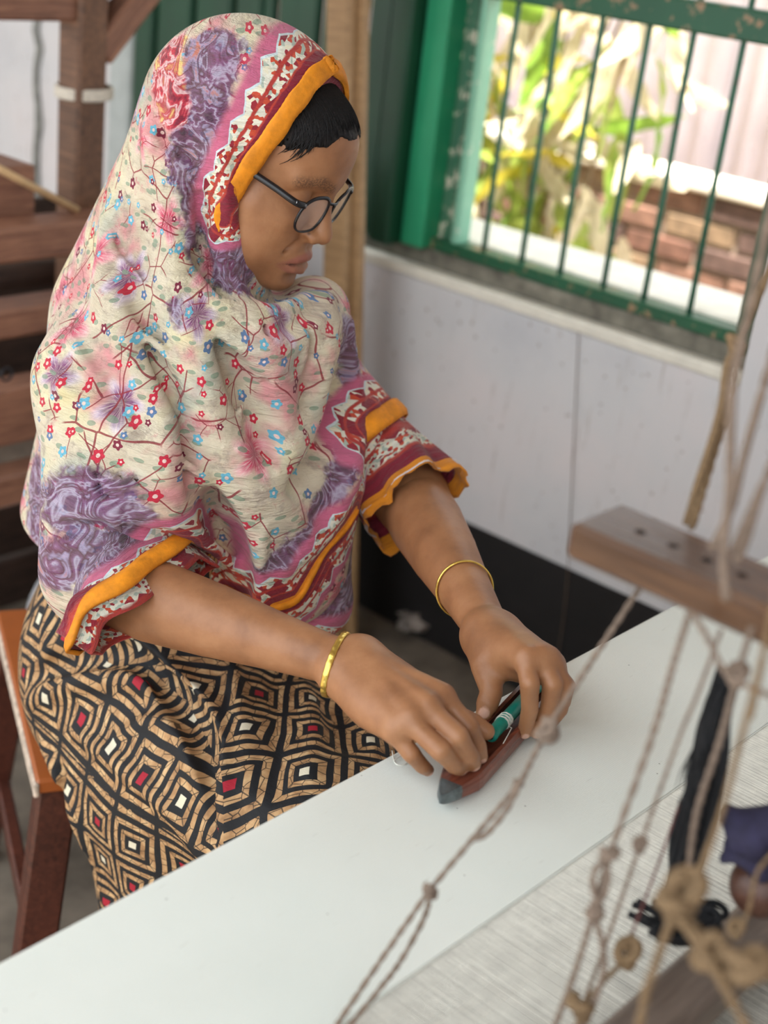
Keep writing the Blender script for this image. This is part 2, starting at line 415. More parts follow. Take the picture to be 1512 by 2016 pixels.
# a heavier line of packed weft at the fell
tube('packed_weft', [V(x, YF+0.002, ZC+0.0002) for x in np.linspace(CX0, CX1, 60)], 0.0008, CLOTH, cl, 6)
# warp sheet
WARP_M = plain('white_warp_thread', srgb(226, 224, 214), 0.85, 0.12, 60, bumps=0)
vs_, fs_ = [], []
x = CX0; i = 0; rw = random.Random(3)
while x < CX1:
    r = 0.00035; j = rw.uniform(-.00012, .00012)
    b0 = len(vs_)
    for (y, z) in ((YF+0.006, ZC-0.0008), (YB-0.01, ZC+0.001+rw.uniform(-.0006, .0006)), (-0.35, ZC+0.004)):
        vs_ += [(x+j-r, y, z-r*0.5), (x+j, y, z+r), (x+j+r, y, z-r*0.5)]
    for s in (0, 3):
        for k in range(3):
            a, c = b0+s+k, b0+s+(k+1) % 3
            fs_.append((a, c, c+3, a+3))
    x += 0.00136; i += 1
me = bpy.data.meshes.new('warp_threads'); me.from_pydata(vs_, [], fs_); me.materials.append(WARP_M)
o = link('warp_threads', me); tag(o, 'sheet of taut white warp threads between the fell and the reed', 'threads', kind='stuff')
# loom timbers
lm = empty('handloom', (0.9, 0.55, 0.0)); tag(lm, 'wooden handloom frame carrying the white cloth and the slotted batten', 'loom')
beam('breast_beam', (0.0, YE-0.042, ZC-0.045), (1.86, YE-0.042, ZC-0.045), 0.056, 0.084, WOOD_DARK, lm)
for xx in (0.02, 1.80):
    beam('side_beam', (xx, -0.6, ZC-0.06), (xx, YE+0.06, ZC-0.06), 0.07, 0.09, WOOD_DARK, lm)
    beam('post', (xx, YE-0.04, 0.0), (xx, YE-0.04, ZC-0.11), 0.07, 0.07, WOOD_DARK, lm, up=(0, 1, 0))
    beam('post', (xx, -0.5, 0.0), (xx, -0.5, 1.9), 0.07, 0.07, WOOD_DARK, lm, up=(0, 1, 0))
beam('cloth_roller', (0.04, YE-0.10, ZC-0.20), (1.79, YE-0.10, ZC-0.20), 0.08, 0.08, WOOD_GREY, lm, bev=0.02)
beam('reed_cap', (0.12, 0.288, 0.852), (1.70, 0.288, 0.852), 0.040, 0.030, WOOD_GREY, lm, bev=0.005)
beam('reed_sole', (0.12, 0.285, 0.765), (1.70, 0.285, 0.765), 0.05, 0.04, WOOD_DARK, lm, bev=0.005)
bm = bmesh.new()
for k in range(390):
    xx = 0.125 + k*0.004
    box_bm((xx, 0.284, 0.784), (xx+0.0007, 0.292, 0.838), bm=bm)
o = from_bm('reed', bm, plain('reed_steel', srgb(120, 112, 100), 0.4, 0.2, 30), lm); o['kind'] = 'stuff'
beam('heddle_shaft', (0.15, 0.205, 0.90), (1.70, 0.205, 0.90), 0.018, 0.03, WOOD_DARK, lm)
beam('heddle_shaft', (0.15, 0.150, 0.905), (1.70, 0.150, 0.905), 0.018, 0.03, WOOD_DARK, lm)

# the drilled lath hanging over the warp
LX, LZ = 0.712, 1.152
lt = empty('drilled_lath', (LX, 0.2, LZ)); tag(lt, 'brown wooden lath drilled with a row of holes, hung on strings above the warp', 'lath')
LATH_M = wood('lath_wood', srgb(62, 40, 28), srgb(112, 80, 56), 'Y', rough=0.28)
lend = 0.418
box('lath', (LX-0.028, -0.35, LZ-0.012), (LX+0.028, lend, LZ+0.012), LATH_M, lt, 0.0035)
HOLE = plain('hole_dark', srgb(40, 30, 24), 0.9, 0.1)
holes = []
for k in range(14):
    yy = lend-0.035-k*0.0235; holes.append(yy)
    b2 = bmesh.new(); bmesh.ops.create_circle(b2, cap_ends=True, radius=0.0035, segments=12)
    b2.transform(Matrix.Translation((LX-0.002, yy, LZ+0.0124))); from_bm('hole', b2, HOLE, lt)

# ------------------------------------------------------------------ strings
def px_line(pts, d0, d1):
    """pixel polyline to a near-straight line in space between two depths"""
    pts = [np.array(p, float) for p in pts]
    L = [0.0]
    for a, b in zip(pts, pts[1:]): L.append(L[-1]+np.linalg.norm(b-a))
    out = []
    for p, l in zip(pts, L):
        t = l/L[-1]; out.append(atd(p[0], p[1], 1.0/((1-t)/d0 + t/d1)))
    return out
def twist(pts, rad, strands=2, turns=60):
    """laid rope: strands wound about the path, as separate tubes in one mesh"""
    P = smooth_path(pts, 10); bm = bmesh.new(); n = len(P)
    L = sum(np.linalg.norm(np.array(b)-np.array(a)) for a, b in zip(P, P[1:]))
    m = max(16, int(L/0.0025)); Q = []
    idx = np.linspace(0, n-1, m)
    for f in idx:
        i = min(int(f), n-2); Q.append(np.array(P[i])*(1-(f-i)) + np.array(P[i+1])*(f-i))
    for s in range(strands):
        path = []
        for k, q in enumerate(Q):
            t = Vector(Q[min(k+1, m-1)]-Q[max(k-1, 0)]).normalized(); u, w_ = frame_of(t)
            a = 2*math.pi*(s/strands) + k*0.0025/(rad*7)*2*math.pi
            path.append(Vector(q)+(u*math.cos(a)+w_*math.sin(a))*rad*0.36)
        tube_bm(path, rad*0.66, 6, bm)
    return bm
def knot_bm(c, r, seed, bm=None, axis=(0, 0, 1)):
    bm = bm or bmesh.new(); rk = random.Random(seed); pts = []
    u, w_ = frame_of(axis); ax = Vector(axis).normalized()
    for i in range(29):
        a = i/28*math.pi*4.0
        rr_ = r*(0.75+0.3*math.cos(a*0.75+seed))
        pts.append(Vector(c)+(u*math.cos(a)+w_*math.sin(a))*rr_ + ax*r*0.9*math.sin(a*0.75+seed*2))
    return tube_bm(pts, r*0.55, 7, bm)
def ext_up(P, z=1.95):
    d = (P[0]-P[1])/np.linalg.norm(P[0]-P[1]); return [P[0]+d*(z-P[0][2])/max(d[2], .3)]+list(P)
def ext_down(P, z=0.803):
    d = (P[-1]-P[-2])/np.linalg.norm(P[-1]-P[-2]); return list(P)+[P[-1]+d*(z-P[-1][2])/min(d[2], -.3)]
def cord(label, segs, rad, mat, knots=(), group=None, cat='string', strands=2):
    """one string: root mesh is its first run; further runs and knots are parts"""
    root = empty('tie_string', segs[0][-1]); tag(root, label, cat, group)
    for s in segs: from_bm('strand', twist(s, rad, strands), mat, root, True)
    for i, (c, r) in enumerate(knots): from_bm('knot', knot_bm(c, r, i*1.3+len(segs)), mat, root, True)
    return root
A = px_line([(1258, 1160), (1180, 1278), (1120, 1370), (1078, 1435), (1030, 1530), (1018, 1548), (940, 1640), (846, 1752), (750, 1890), (655, 2030)], 0.885, 0.94)
B = px_line([(846, 1752), (838, 1800), (790, 1890), (745, 1950), (680, 2030)], depth(A[7]), 0.94)
cord('long pale tie string with a bow knot, running from the lath across the cloth', [A[:8], ext_down(A[7:]), ext_down(B),
     px_line([(1030, 1530), (1000, 1590), (960, 1640), (935, 1652)], depth(A[4])-0.003, depth(A[6])-0.004)], 0.0021, STRING,
     [(A[3], 0.0055), (A[7], 0.004), (A[5], 0.003)])
t = px_line([(1075, 1440), (1092, 1440), (1104, 1446)], depth(A[3])-.004, depth(A[3])-.004)
S2 = px_line([(1358, 1205), (1325, 1310), (1284, 1450), (1200, 1684), (1172, 1790), (1168, 1800), (1130, 1920), (1085, 2040)], 0.80, 0.86)
S2b = px_line([(1196, 1690), (1170, 1715), (1168, 1750), (1180, 1775), (1196, 1740), (1196, 1690)], depth(S2[3]), depth(S2[3]))
S2c = px_line([(1168, 1795), (1184, 1850), (1190, 1900), (1175, 1960), (1140, 2040)], depth(S2[4]), 0.85)
cord('thick pale string with an open loop knot hanging from the third hole of the lath', [ext_down(S2), S2b, ext_down(S2c)], 0.0022, STRING, [(S2[3], 0.0045), (S2[4], 0.004)])
S3 = px_line([(1420, 1240), (1372, 1370), (1338, 1450), (1260, 1665), (1190, 1865), (1150, 1975), (1140, 2040)], 0.80, 0.90)
cord('slim mauve string with one small bead knot between the thicker strings', [ext_down(S3)], 0.0015, STRING, [(S3[3], 0.0035)])
S4 = px_line([(1340, 1575), (1300, 1690), (1244, 1838)], 0.95, 0.88)
S4b = px_line([(1244, 1838), (1236, 1880), (1190, 1930), (1145, 1985), (1130, 2040)], 0.88, 0.84)
cord('thin maroon thread ending in a tan bulb knot over the grey warp', [S4], 0.0010, STRING_RED, [])
cord('tan cord chain of bulb knots above the reed cap', [ext_down(S4b)], 0.0019, STRING_TAN, [(S4b[1], 0.0065), (S4b[3], 0.007)])
S5 = px_line([(1362, 1205), (1395, 1260), (1425, 1320), (1470, 1350), (1530, 1375)], 0.80, 0.74)
cord('slack mauve string sagging sideways under the lath', [S5], 0.0020, STRING)
S6 = px_line([(1480, 1235), (1452, 1330), (1420, 1450), (1372, 1600), (1352, 1740)], 0.78, 0.84)
cord('pale string dropping past the black yarn tassel', [S6], 0.0021, STRING, [(S6[1], 0.005)])
S7 = px_line([(1530, 1160), (1500, 1300), (1455, 1470), (1420, 1600), (1372, 1730), (1350, 1760)], 0.72, 0.74)
cord('tan cord in front of the navy cloth knot', [ext_up(S7), ], 0.0020, STRING_TAN, [(S7[5], 0.0085), (px_line([(1330, 1790), (1350, 1800)], 0.74, 0.74)[0], 0.008)])
S8 = px_line([(1330, 1795), (1380, 1870), (1430, 1950), (1480, 2040)], 0.735, 0.68)
S8b = px_line([(1345, 1800), (1420, 1880), (1470, 1905), (1530, 1930)], 0.735, 0.70)
S8c = px_line([(1325, 1800), (1290, 1900), (1270, 1960), (1255, 2040)], 0.735, 0.72)
cord('thick tan cords splaying from a knot beside the batten', [ext_down(S8), S8b, ext_down(S8c)], 0.0026, STRING_TAN, [(S8b[2], 0.009), (px_line([(1400, 1870), (1410, 1880)], .72, .72)[0], 0.007)])
S9 = px_line([(1530, 1670), (1490, 1720), (1475, 1790), (1462, 1820), (1450, 1830)], 0.80, 0.82)
cord('thin tan string curling over the batten end', [S9], 0.0015, STRING_TAN, [(S9[4], 0.004)])
# strings above the lath
U1 = px_line([(1535, 480), (1490, 590), (1452, 680), (1432, 720), (1420, 800), (1398, 880), (1375, 950), (1352, 1030)], 0.98, 0.905)
U1b = px_line([(1452, 685), (1440, 780), (1415, 860), (1385, 960), (1362, 1040)], 0.97, 0.90)
cord('twisted brown rope running down to the drilled lath from above', [ext_up(U1), U1b], 0.0030, STRING_TAN, [(U1[2], 0.006)])
U2 = px_line([(1512, 440), (1450, 720), (1440, 800), (1436, 960), (1425, 1090), (1430, 1180)], 0.74, 0.76)
cord('blurred pinkish string rising straight from the lath', [ext_up(U2)], 0.0028, STRING)
U3 = px_line([(1535, 650), (1495, 790), (1462, 910), (1440, 1000), (1402, 1080)], 0.78, 0.80)
cord('blurred tan string slanting into the fourth hole of the lath', [ext_up(U3)], 0.0026, STRING)
U4 = px_line([(1535, 880), (1500, 960), (1470, 1060), (1450, 1105)], 0.76, 0.77)
cord('short blurred string at the hole nearest the batten', [ext_up(U4)], 0.0026, STRING)
# faint thread hanging against the wall
H1 = [atx(1140, 640, WX-.004), atx(1132, 820, WX-.006), atx(1124, 1000, WX-.006), atx(1118, 1120, WX-.008), atx(1110, 1210, WX-.010), atx(1098, 1290, WX-.012)]
cord('fuzzy brown thread hanging from the window ledge in front of the black dado', [H1], 0.0011, plain('dusty_thread', srgb(112, 92, 76), 0.95, 0.3, 200))

lit = bmesh.new()
rl = random.Random(2); lc_ = atz(838, 1212, 0.03)
bmesh.ops.create_icosphere(lit, subdivisions=3, radius=0.05)
for v_ in lit.verts: v_.co = Vector(lc_)+Vector((v_.co.x*1.5, v_.co.y*1.1, v_.co.z*0.6))*(1+rl.uniform(-.35, .25))
o = from_bm('crumpled_wrapper', lit, plain('wrapper_foil', srgb(150, 140, 132), 0.4, 0.5, 26)); tag(o, 'crumpled grey wrapper lying on the floor by the black dado', 'litter')

# black yarn tassel, navy rag and wooden knob by the reed
YARN = plain('black_yarn', srgb(14, 14, 18), 0.95, 0.4, 200, bumps=0.6)
ta = empty('yarn_tassel', atd(1330, 1780, 0.86)); tag(ta, 'black frayed yarn tassel hanging over the warp', 'tassel')
TP = px_line([(1430, 1340), (1412, 1400), (1395, 1480), (1375, 1590), (1352, 1680), (1330, 1760), (1310, 1800)], 0.88, 0.99)
rk = random.Random(9)
bm = bmesh.new()
for k in range(34):
    o0 = np.array([rk.gauss(0, 1) for _ in range(3)])*0.0042
    wob = [o0*(1.3 if 1 < i < 5 else 0.8)+np.array([rk.gauss(0, 1) for _ in range(3)])*0.0012 for i in range(len(TP))]
    tube_bm(smooth_path([p+w_ for p, w_ in zip(TP, wob)], 4), 0.0024, 5, bm)
o = from_bm('yarn_bundle', bm, YARN, ta, True); o['kind'] = 'stuff'
bm = bmesh.new()
for k in range(26):
    s = px_line([(1395-rk.uniform(0, 40), 1470+rk.uniform(0, 150)), (0, 0)], 0.90, 0.92)[0]
    e = s + np.array([rk.uniform(-.014, 0), rk.uniform(-.008, .008), rk.uniform(-.035, -.01)])
    tube_bm([s, (s+e)/2+np.array([-.004, 0, 0]), e], [0.0006, 0.0005, 0.0002], 4, bm)
o = from_bm('frayed_ends', bm, YARN, ta); o['kind'] = 'stuff'
bm = bmesh.new()
TQ = px_line([(1255, 1795), (1290, 1810), (1320, 1815), (1350, 1800), (1385, 1800), (1400, 1820), (1370, 1835), (1330, 1832), (1290, 1828)], 0.985, 0.95)
for k in range(14):
    o0 = np.array([rk.gauss(0, 1) for _ in range(3)])*0.0042
    tube_bm(smooth_path([p+o0+np.array([rk.gauss(0, 1) for _ in range(3)])*0.001 for p in TQ], 4), 0.0026, 5, bm)
o = from_bm('yarn_knot', bm, YARN, ta, True); o['kind'] = 'stuff'
# ------------------------------------------------------------------ the other loom behind, and the bench
ol = empty('rear_loom', (1.55, 2.0, 0.0)); tag(ol, 'old reddish wooden loom frame standing against the back of the weaving shed', 'loom')
def xbeam(name, pxl, pyl, y, h, wdt, mat, x1=2.05, x0=None, bev=0.006):
    p = aty(pxl, pyl, y); xa = 1.02 if x0 is None else x0
    return beam(name, (xa, y+wdt/2, p[2]-h/2), (x1, y+wdt/2, p[2]-h/2), wdt, h, mat, ol, bev)
xbeam('upper_rail', 60, 446, 1.90, 0.058, 0.075, WOOD_RED, 1.9)
xbeam('middle_rail', 60, 605, 1.90, 0.050, 0.075, WOOD_RED, 1.75)
xbeam('lower_rail', 30, 762, 1.90, 0.105, 0.06, WOOD_RED, 1.7)
xbeam('foot_rail', 30, 935, 1.90, 0.060, 0.08, WOOD_RED, 1.7)
pz = aty(60, 540, 2.15)
tube('warp_roller', [V(1.2, 2.15, pz[2]), V(2.05, 2.15, pz[2])], 0.026, WOOD_DARK, ol, 14)
pz = aty(30, 895, 1.99)
tube('cloth_roller', [V(1.15, 1.99, pz[2]), V(1.95, 1.99, pz[2])], 0.036, plain('taupe_cloth_roll', srgb(134, 120, 106), 0.9, 0.25, 20), ol, 16)
pc = aty(160, 250, 2.06)
beam('corner_post', (pc[0], 2.06, 0.0), (pc[0], 2.06, 1.75), 0.062, 0.062, WOOD_RED_Z, ol, 0.006, up=(0, 1, 0))
beam('corner_post', (pc[0]+0.045, 2.10, 0.0), (pc[0]+0.045, 2.10, 1.75), 0.03, 0.04, WOOD_RED_Z, ol, 0.006, up=(0, 1, 0))
pa, pb = aty(185, 105, 2.06), aty(330, -85, 2.06)
beam('corner_brace', pa, pb, 0.05, 0.055, WOOD_RED, ol, 0.005, up=(0, 1, 0))
for xx_ in (1.06, 1.98): beam('corner_post', (xx_, 2.005, 0.0), (xx_, 2.005, 1.0 if xx_ > 1.5 else 1.75), 0.055, 0.055, WOOD_RED_Z, ol, 0.006, up=(0, 1, 0))
p0 = aty(130, 8, 2.07); beam('top_rail', (p0[0]-0.6, 2.07, p0[2]), (p0[0]+0.02, 2.07, p0[2]), 0.06, 0.05, WOOD_RED, ol, 0.005)
pr = aty(160, 188, 2.03)
for k in range(3):
    ring = [V(pc[0]+0.010+0.047*math.cos(a), 2.068+0.047*math.sin(a), pr[2]+0.006*(k-1)+0.002*math.cos(a)) for a in np.linspace(0, 2*math.pi, 25)]
    tube('rope_binding', ring, 0.0045, plain('white_rope', srgb(214, 206, 192), 0.9, 0.15, 150), ol, 6)
p0 = aty(20, 385, 2.02); box('wedge_block', (p0[0]-0.16, 1.99, p0[2]-0.05), (p0[0]+0.03, 2.09, p0[2]+0.055), WOOD_RED, ol, 0.004)
p0, p1 = aty(-40, 312, 1.95), aty(152, 414, 1.95)
tube('bamboo_lease_rod', [p0, p1], 0.0065, plain('bamboo', srgb(206, 172, 128), 0.5, 0.15, 30), ol, 8)
# dark plank panels under the rails, each board by itself
for k in range(7):
    z1 = 0.88-k*0.128
    beam('back_board', (1.2, 2.32, z1-0.06), (2.12, 2.32, z1-0.06), 0.02, 0.12, WOOD_DARK, ol, 0.004)
rg = aty(15, 738, 1.89); ringpts = [V(rg[0]+0.011*math.cos(a), 1.893, rg[2]+0.011*math.sin(a)) for a in np.linspace(0, 2*math.pi, 21)]
tube('iron_ring', ringpts, 0.0022, plain('dull_iron', srgb(70, 70, 74), 0.4, 0.2, 40, metal=0.8), ol, 6)
# tan post standing by the window wall
tp = empty('roof_post', atx(670, 1200, 2.03)*V(1, 1, 0)); tag(tp, 'tan wooden roof post beside the green shutter', 'post')
pq, pt_ = atx(666, 1200, 2.03), atx(688, -200, 2.03)
beam('post_timber', pq*V(1, 1, 0)+V(0, 0, 0.0), pt_+(pt_-pq)*1.2, 0.050, 0.062, WOOD_TAN_Z, tp, 0.006, up=(0, 1, 0))
pq, pt_ = atx(690, 1200, 2.04), atx(713, -200, 2.04)
beam('post_fillet', pq*V(1, 1, 0), pt_+(pt_-pq)*1.2, 0.018, 0.05, WOOD_TAN_Z, tp, 0.004, up=(0, 1, 0))
# bench seat
seat_t = V(0.459, 0.888, 0); seat_s = V(0.888, -0.459, 0); c0 = V(0.85, 1.197, 0.47)
sb = empty('wooden_stool', (c0+seat_t*0.22+seat_s*0.2)*V(1, 1, 0)); tag(sb, 'orange-topped stool with dark red splayed legs under the weaver', 'stool')
M = Matrix.Identity(4)
for i in range(3): M[i][0] = seat_t[i]; M[i][1] = seat_s[i]; M[i][2] = (0, 0, 1)[i]; M[i][3] = (c0[0], c0[1], 0)[i]
ORANGE_TOP = paint('orange_varnish', srgb(176, 96, 44), srgb(120, 70, 44), 0.70, 0.35)
box('seat', (0.0, 0.0, 0.448), (0.44, 0.40, 0.470), ORANGE_TOP, sb, 0.004, M)
box('worn_edge', (-0.003, -0.003, 0.446), (0.443, 0.004, 0.466), plain('chipped_edge', srgb(196, 180, 164), 0.7, 0.45, 60), sb, 0.002, M)
LEG = wood('dark_red_leg', srgb(52, 24, 18), srgb(104, 56, 42), 'Z', 0.4)
for (a, b_) in ((0.03, 0.03), (0.41, 0.03), (0.03, 0.37), (0.41, 0.37)):
    top = M @ Vector((a, b_, 0.448)); ft = M @ Vector((a+(a-0.22)*0.28, b_+(b_-0.2)*0.32, 0.0))
    beam('leg', ft, top, 0.05, 0.038, LEG, sb, 0.004, up=(seat_t[0], seat_t[1], 0))
beam('apron', M @ Vector((0.03, 0.03, 0.425)), M @ Vector((0.41, 0.03, 0.425)), 0.02, 0.045, LEG, sb, 0.003)
beam('stretcher', M @ Vector((0.0, 0.01, 0.16)), M @ Vector((0.44, 0.01, 0.16)), 0.02, 0.035, LEG, sb, 0.003)
# ------------------------------------------------------------------ signed-distance modelling
class Seg:
    def __init__(s, a, b, ra, rb=None): s.a = np.asarray(a, np.float32); s.b = np.asarray(b, np.float32); s.ra = ra; s.rb = ra if rb is None else rb
    def __call__(s, P):
        ab = s.b-s.a; L = float(ab@ab)+1e-12
        t = np.clip(((P-s.a)@ab)/L, 0, 1)
        return np.linalg.norm(P-s.a-t[:, None]*ab, axis=1)-(s.ra+(s.rb-s.ra)*t)
class Ell:
    def __init__(s, c, r, M=None): s.c = np.asarray(c, np.float32); s.r = np.asarray(r, np.float32); s.M = None if M is None else np.asarray(M, np.float32)
    def __call__(s, P):
        q = P-s.c
        if s.M is not None: q = q@s.M
        k0 = np.linalg.norm(q/s.r, axis=1); k1 = np.linalg.norm(q/(s.r*s.r), axis=1)+1e-9
        return k0*(k0-1.0)/k1
class Fun:
    def __init__(s, f): s.f = f
    def __call__(s, P): return s.f(P)
class Chain:
    def __init__(s, pts, rads):
        s.s = [Seg(pts[i], pts[i+1], rads[i], rads[i+1]) for i in range(len(pts)-1)]
    def __call__(s, P):
        d = s.s[0](P)
        for g in s.s[1:]: d = np.minimum(d, g(P))
        return d
def smin(a, b, k):
    if k <= 0: return np.minimum(a, b)
    h = np.maximum(k-np.abs(a-b), 0)/k
    return np.minimum(a, b)-h*h*k*0.25
class Sdf:
    """a list of ('u' union | 's' subtract | 'i' intersect, primitive, blend)"""
    def __init__(s): s.ops = []; s.ball = []
    def u(s, p, k=0.01): s.ops.append(('u', p, k)); return s
    def s_(s, p, k=0.01): s.ops.append(('s', p, k)); return s
    def i(s, p, k=0.01): s.ops.append(('i', p, k)); return s
    def __call__(s, P):
        P = np.asarray(P, np.float32); d = None; nb = len(s.ops)-len(s.ball)
        for j, (op, p, k) in enumerate(s.ops):
            if j >= nb:      # folds only reach as far as their own ball
                c, r = s.ball[j-nb]; m = np.flatnonzero(((P-c)**2).sum(1) < r*r)
                if len(m) == 0: continue
                e = p(P[m]); dm = d[m]
                d[m] = smin(dm, e, k) if op == 'u' else -smin(-dm, e, k)
                continue
            e = p(P)
            if d is None: d = e
            elif op == 'u': d = smin(d, e, k)
            elif op == 's': d = -smin(-d, e, k)
            else: d = -smin(-d, -e, k)
        return d
def trace_many(f, pts, d0=0.8, steps=70):
    """first surface point on the line of sight of each pixel (None where it misses)"""
    D = np.array([_dir(x, y) for x, y in pts]); D /= np.linalg.norm(D, axis=1)[:, None]
    t = np.full(len(D), d0); hit = np.zeros(len(D), bool)
    for _ in range(steps):
        e = f(CAM+D*t[:, None]); hit |= e < 0.0006
        t = np.where(hit | (t > 2.6), t, t+np.maximum(e*0.85, 0.0005))
    return [CAM+D[i]*t[i] if hit[i] else None for i in range(len(D))]
def surface_net(f, lo, hi, h, B=8):
    lo = np.asarray(lo, float); hi = np.asarray(hi, float)
    n = np.ceil((hi-lo)/h/B).astype(int)*B
    nb = n//B
    ax = [np.arange(k) for k in nb]
    bc = np.stack(np.meshgrid(*ax, indexing='ij'), -1).reshape(-1, 3)
    cen = lo + (bc+0.5)*B*h
    d = f(cen)
    keep = np.abs(d) < B*h*1.25
    G = np.repeat(np.repeat(np.repeat(np.where(d < 0, -1.0, 1.0).reshape(nb).astype(np.float32), B, 0), B, 1), B, 2)
    off = np.stack(np.meshgrid(*[np.arange(B)]*3, indexing='ij'), -1).reshape(-1, 3)
    kb = bc[keep]
    for c in range(0, len(kb), 1500):
        ij = (kb[c:c+1500, None, :]*B + off[None]).reshape(-1, 3)
        G[ij[:, 0], ij[:, 1], ij[:, 2]] = f(lo + ij*h)
    I = G < 0
    s = np.zeros(tuple(np.array(G.shape)-1), np.int8)
    for a in (0, 1):
        for b in (0, 1):
            for c in (0, 1):
                s += I[a:G.shape[0]-1+a, b:G.shape[1]-1+b, c:G.shape[2]-1+c]
    cell = np.argwhere((s > 0) & (s < 8))
    idx = -np.ones(s.shape, np.int64); idx[cell[:, 0], cell[:, 1], cell[:, 2]] = np.arange(len(cell))
    acc = np.zeros((len(cell), 3)); cnt = np.zeros(len(cell))
    cor = [(a, b, c) for a in (0, 1) for b in (0, 1) for c in (0, 1)]
    val = {k: G[cell[:, 0]+k[0], cell[:, 1]+k[1], cell[:, 2]+k[2]] for k in cor}
    for k in cor:
        for axx in range(3):
            if k[axx] == 0:
                k2 = list(k); k2[axx] = 1; k2 = tuple(k2)
                a, b = val[k], val[k2]; m = (a < 0) != (b < 0)
                t = np.where(m, a/np.where(m, a-b, 1), 0)
                p = np.zeros((len(cell), 3)); p[:] = k; p[:, axx] = t
                acc += p*m[:, None]; cnt += m
    verts = lo + (cell + acc/cnt[:, None])*h
    faces = []
    for axx in range(3):
        o1, o2 = [(1, 2), (2, 0), (0, 1)][axx]
        sl0 = [slice(1, -1)]*3; sl0[axx] = slice(0, -1); sl1 = list(sl0); sl1[axx] = slice(1, None)
        # edges from grid point g to g+axx, interior in the other two axes
        a = I[tuple(sl0)]; 
        s1 = [slice(1, -1)]*3; s1[axx] = slice(1, None); b = I[tuple(s1)]
        e = np.argwhere(a != b); 
        g = e.copy()
        for q in range(3):
            if q != axx: g[:, q] += 1
        flip = a[e[:, 0], e[:, 1], e[:, 2]]
        def cid(d1, d2):
            c = g.copy(); c[:, o1] += d1; c[:, o2] += d2
            return idx[c[:, 0], c[:, 1], c[:, 2]]
        q0, q1, q2, q3 = cid(-1, -1), cid(0, -1), cid(0, 0), cid(-1, 0)
        f4 = np.stack([q0, q1, q2, q3], 1); f4[~flip] = f4[~flip][:, ::-1]
        f4 = f4[(f4 >= 0).all(1)]
        faces.append(f4)
    return verts, np.concatenate(faces)
def np_mesh(name, verts, faces, smooth=True):
    me = bpy.data.meshes.new(name)
    me.vertices.add(len(verts)); me.vertices.foreach_set('co', np.asarray(verts, np.float32).ravel())
    nf = len(faces); me.loops.add(nf*4); me.polygons.add(nf)
    me.loops.foreach_set('vertex_index', np.asarray(faces, np.int32).ravel())
    me.polygons.foreach_set('loop_start', np.arange(0, nf*4, 4, dtype=np.int32))
    me.update(calc_edges=True); me.validate()
    if smooth: me.shade_smooth()
    return me
def fattr(me, name, val):
    a = me.attributes.new(name, 'FLOAT', 'POINT'); a.data.foreach_set('value', np.asarray(val, np.float32))
def vattr(me, name, val):
    a = me.attributes.new(name, 'FLOAT_VECTOR', 'POINT'); a.data.foreach_set('vector', np.asarray(val, np.float32).ravel())
def poly_dist(P, line):
    d = np.full(len(P), 9.0)
    for a, b in zip(line, line[1:]): d = np.minimum(d, Seg(a, b, 0.0)(P.astype(np.float32)))
    return d
# ------------------------------------------------------------------ the weaver
HC = V(1.014, 1.073, 1.239)+RC[0]*.005; HS = 0.967
hy, hp = math.radians(18.0), math.radians(19.5)
hf = V(math.sin(hy)*math.cos(hp), -math.cos(hy)*math.cos(hp), -math.sin(hp)); hr = V(-math.cos(hy), -math.sin(hy), 0); hu = np.cross(hr, hf)
HM = np.stack([hr, hf, hu], 1)
def H(r, f, u): return HC + HM @ (np.array([r, f, u])*HS)
def HL(P): return ((np.asarray(P)-HC) @ HM)/HS
def hell(c, r): return Ell(H(*c), np.array(r)*HS, HM)
def hseg(a, b, ra, rb=None): return Seg(H(*a), H(*b), ra*HS, None if rb is None else rb*HS)
RSH, LSH = V(0.868, 1.115, 1.005), V(1.112, 1.095, 1.005)
REL, LEL = V(0.788, 1.0, 0.842), V(1.165, 0.925, 0.872)
def Zp(px, py, z): return atz(px, py, z)
# hand joints: (px, py, height) for wrist, knuckle, two joints, tip
RH = dict(i=[(700, 1305, .862), (872, 1374, .876), (922, 1430, .860), (940, 1468, .840), (946, 1490, .826)],
          m=[(700, 1312, .862), (842, 1394, .876), (902, 1450, .864), (925, 1488, .842), (932, 1504, .828)],
          r=[(700, 1320, .860), (806, 1420, .868), (868, 1478, .857), (894, 1506, .838), (906, 1514, .825)],
          p=[(700, 1328, .857), (774, 1440, .856), (810, 1484, .842), (831, 1508, .826), (842, 1516, .814)],
          t=[(715, 1290, .852), (820, 1352, .846), (900, 1412, .841), (957, 1440, .838)])
LH = dict(i=[(975, 1258, .862), (1034, 1300, .888), (1043, 1345, .876), (1043, 1398, .846), (1033, 1441, .818)],
          m=[(980, 1255, .862), (1062, 1297, .888), (1088, 1347, .872), (1079, 1402, .840), (1056, 1440, .816)],
          r=[(985, 1255, .862), (1082, 1304, .883), (1112, 1351, .865), (1102, 1396, .838), (1080, 1428, .815)],
          p=[(988, 1260, .860), (1092, 1318, .872), (1116, 1350, .855), (1110, 1382, .836), (1096, 1406, .814)],
          t=[(952, 1262, .856), (955, 1312, .855), (968, 1362, .841), (953, 1404, .826)])
RAD = dict(i=(.0098, .0088, .0078, .0066), m=(.0100, .0090, .0080, .0068), r=(.0096, .0086, .0076, .0064), p=(.0086, .0076, .0066, .0056))
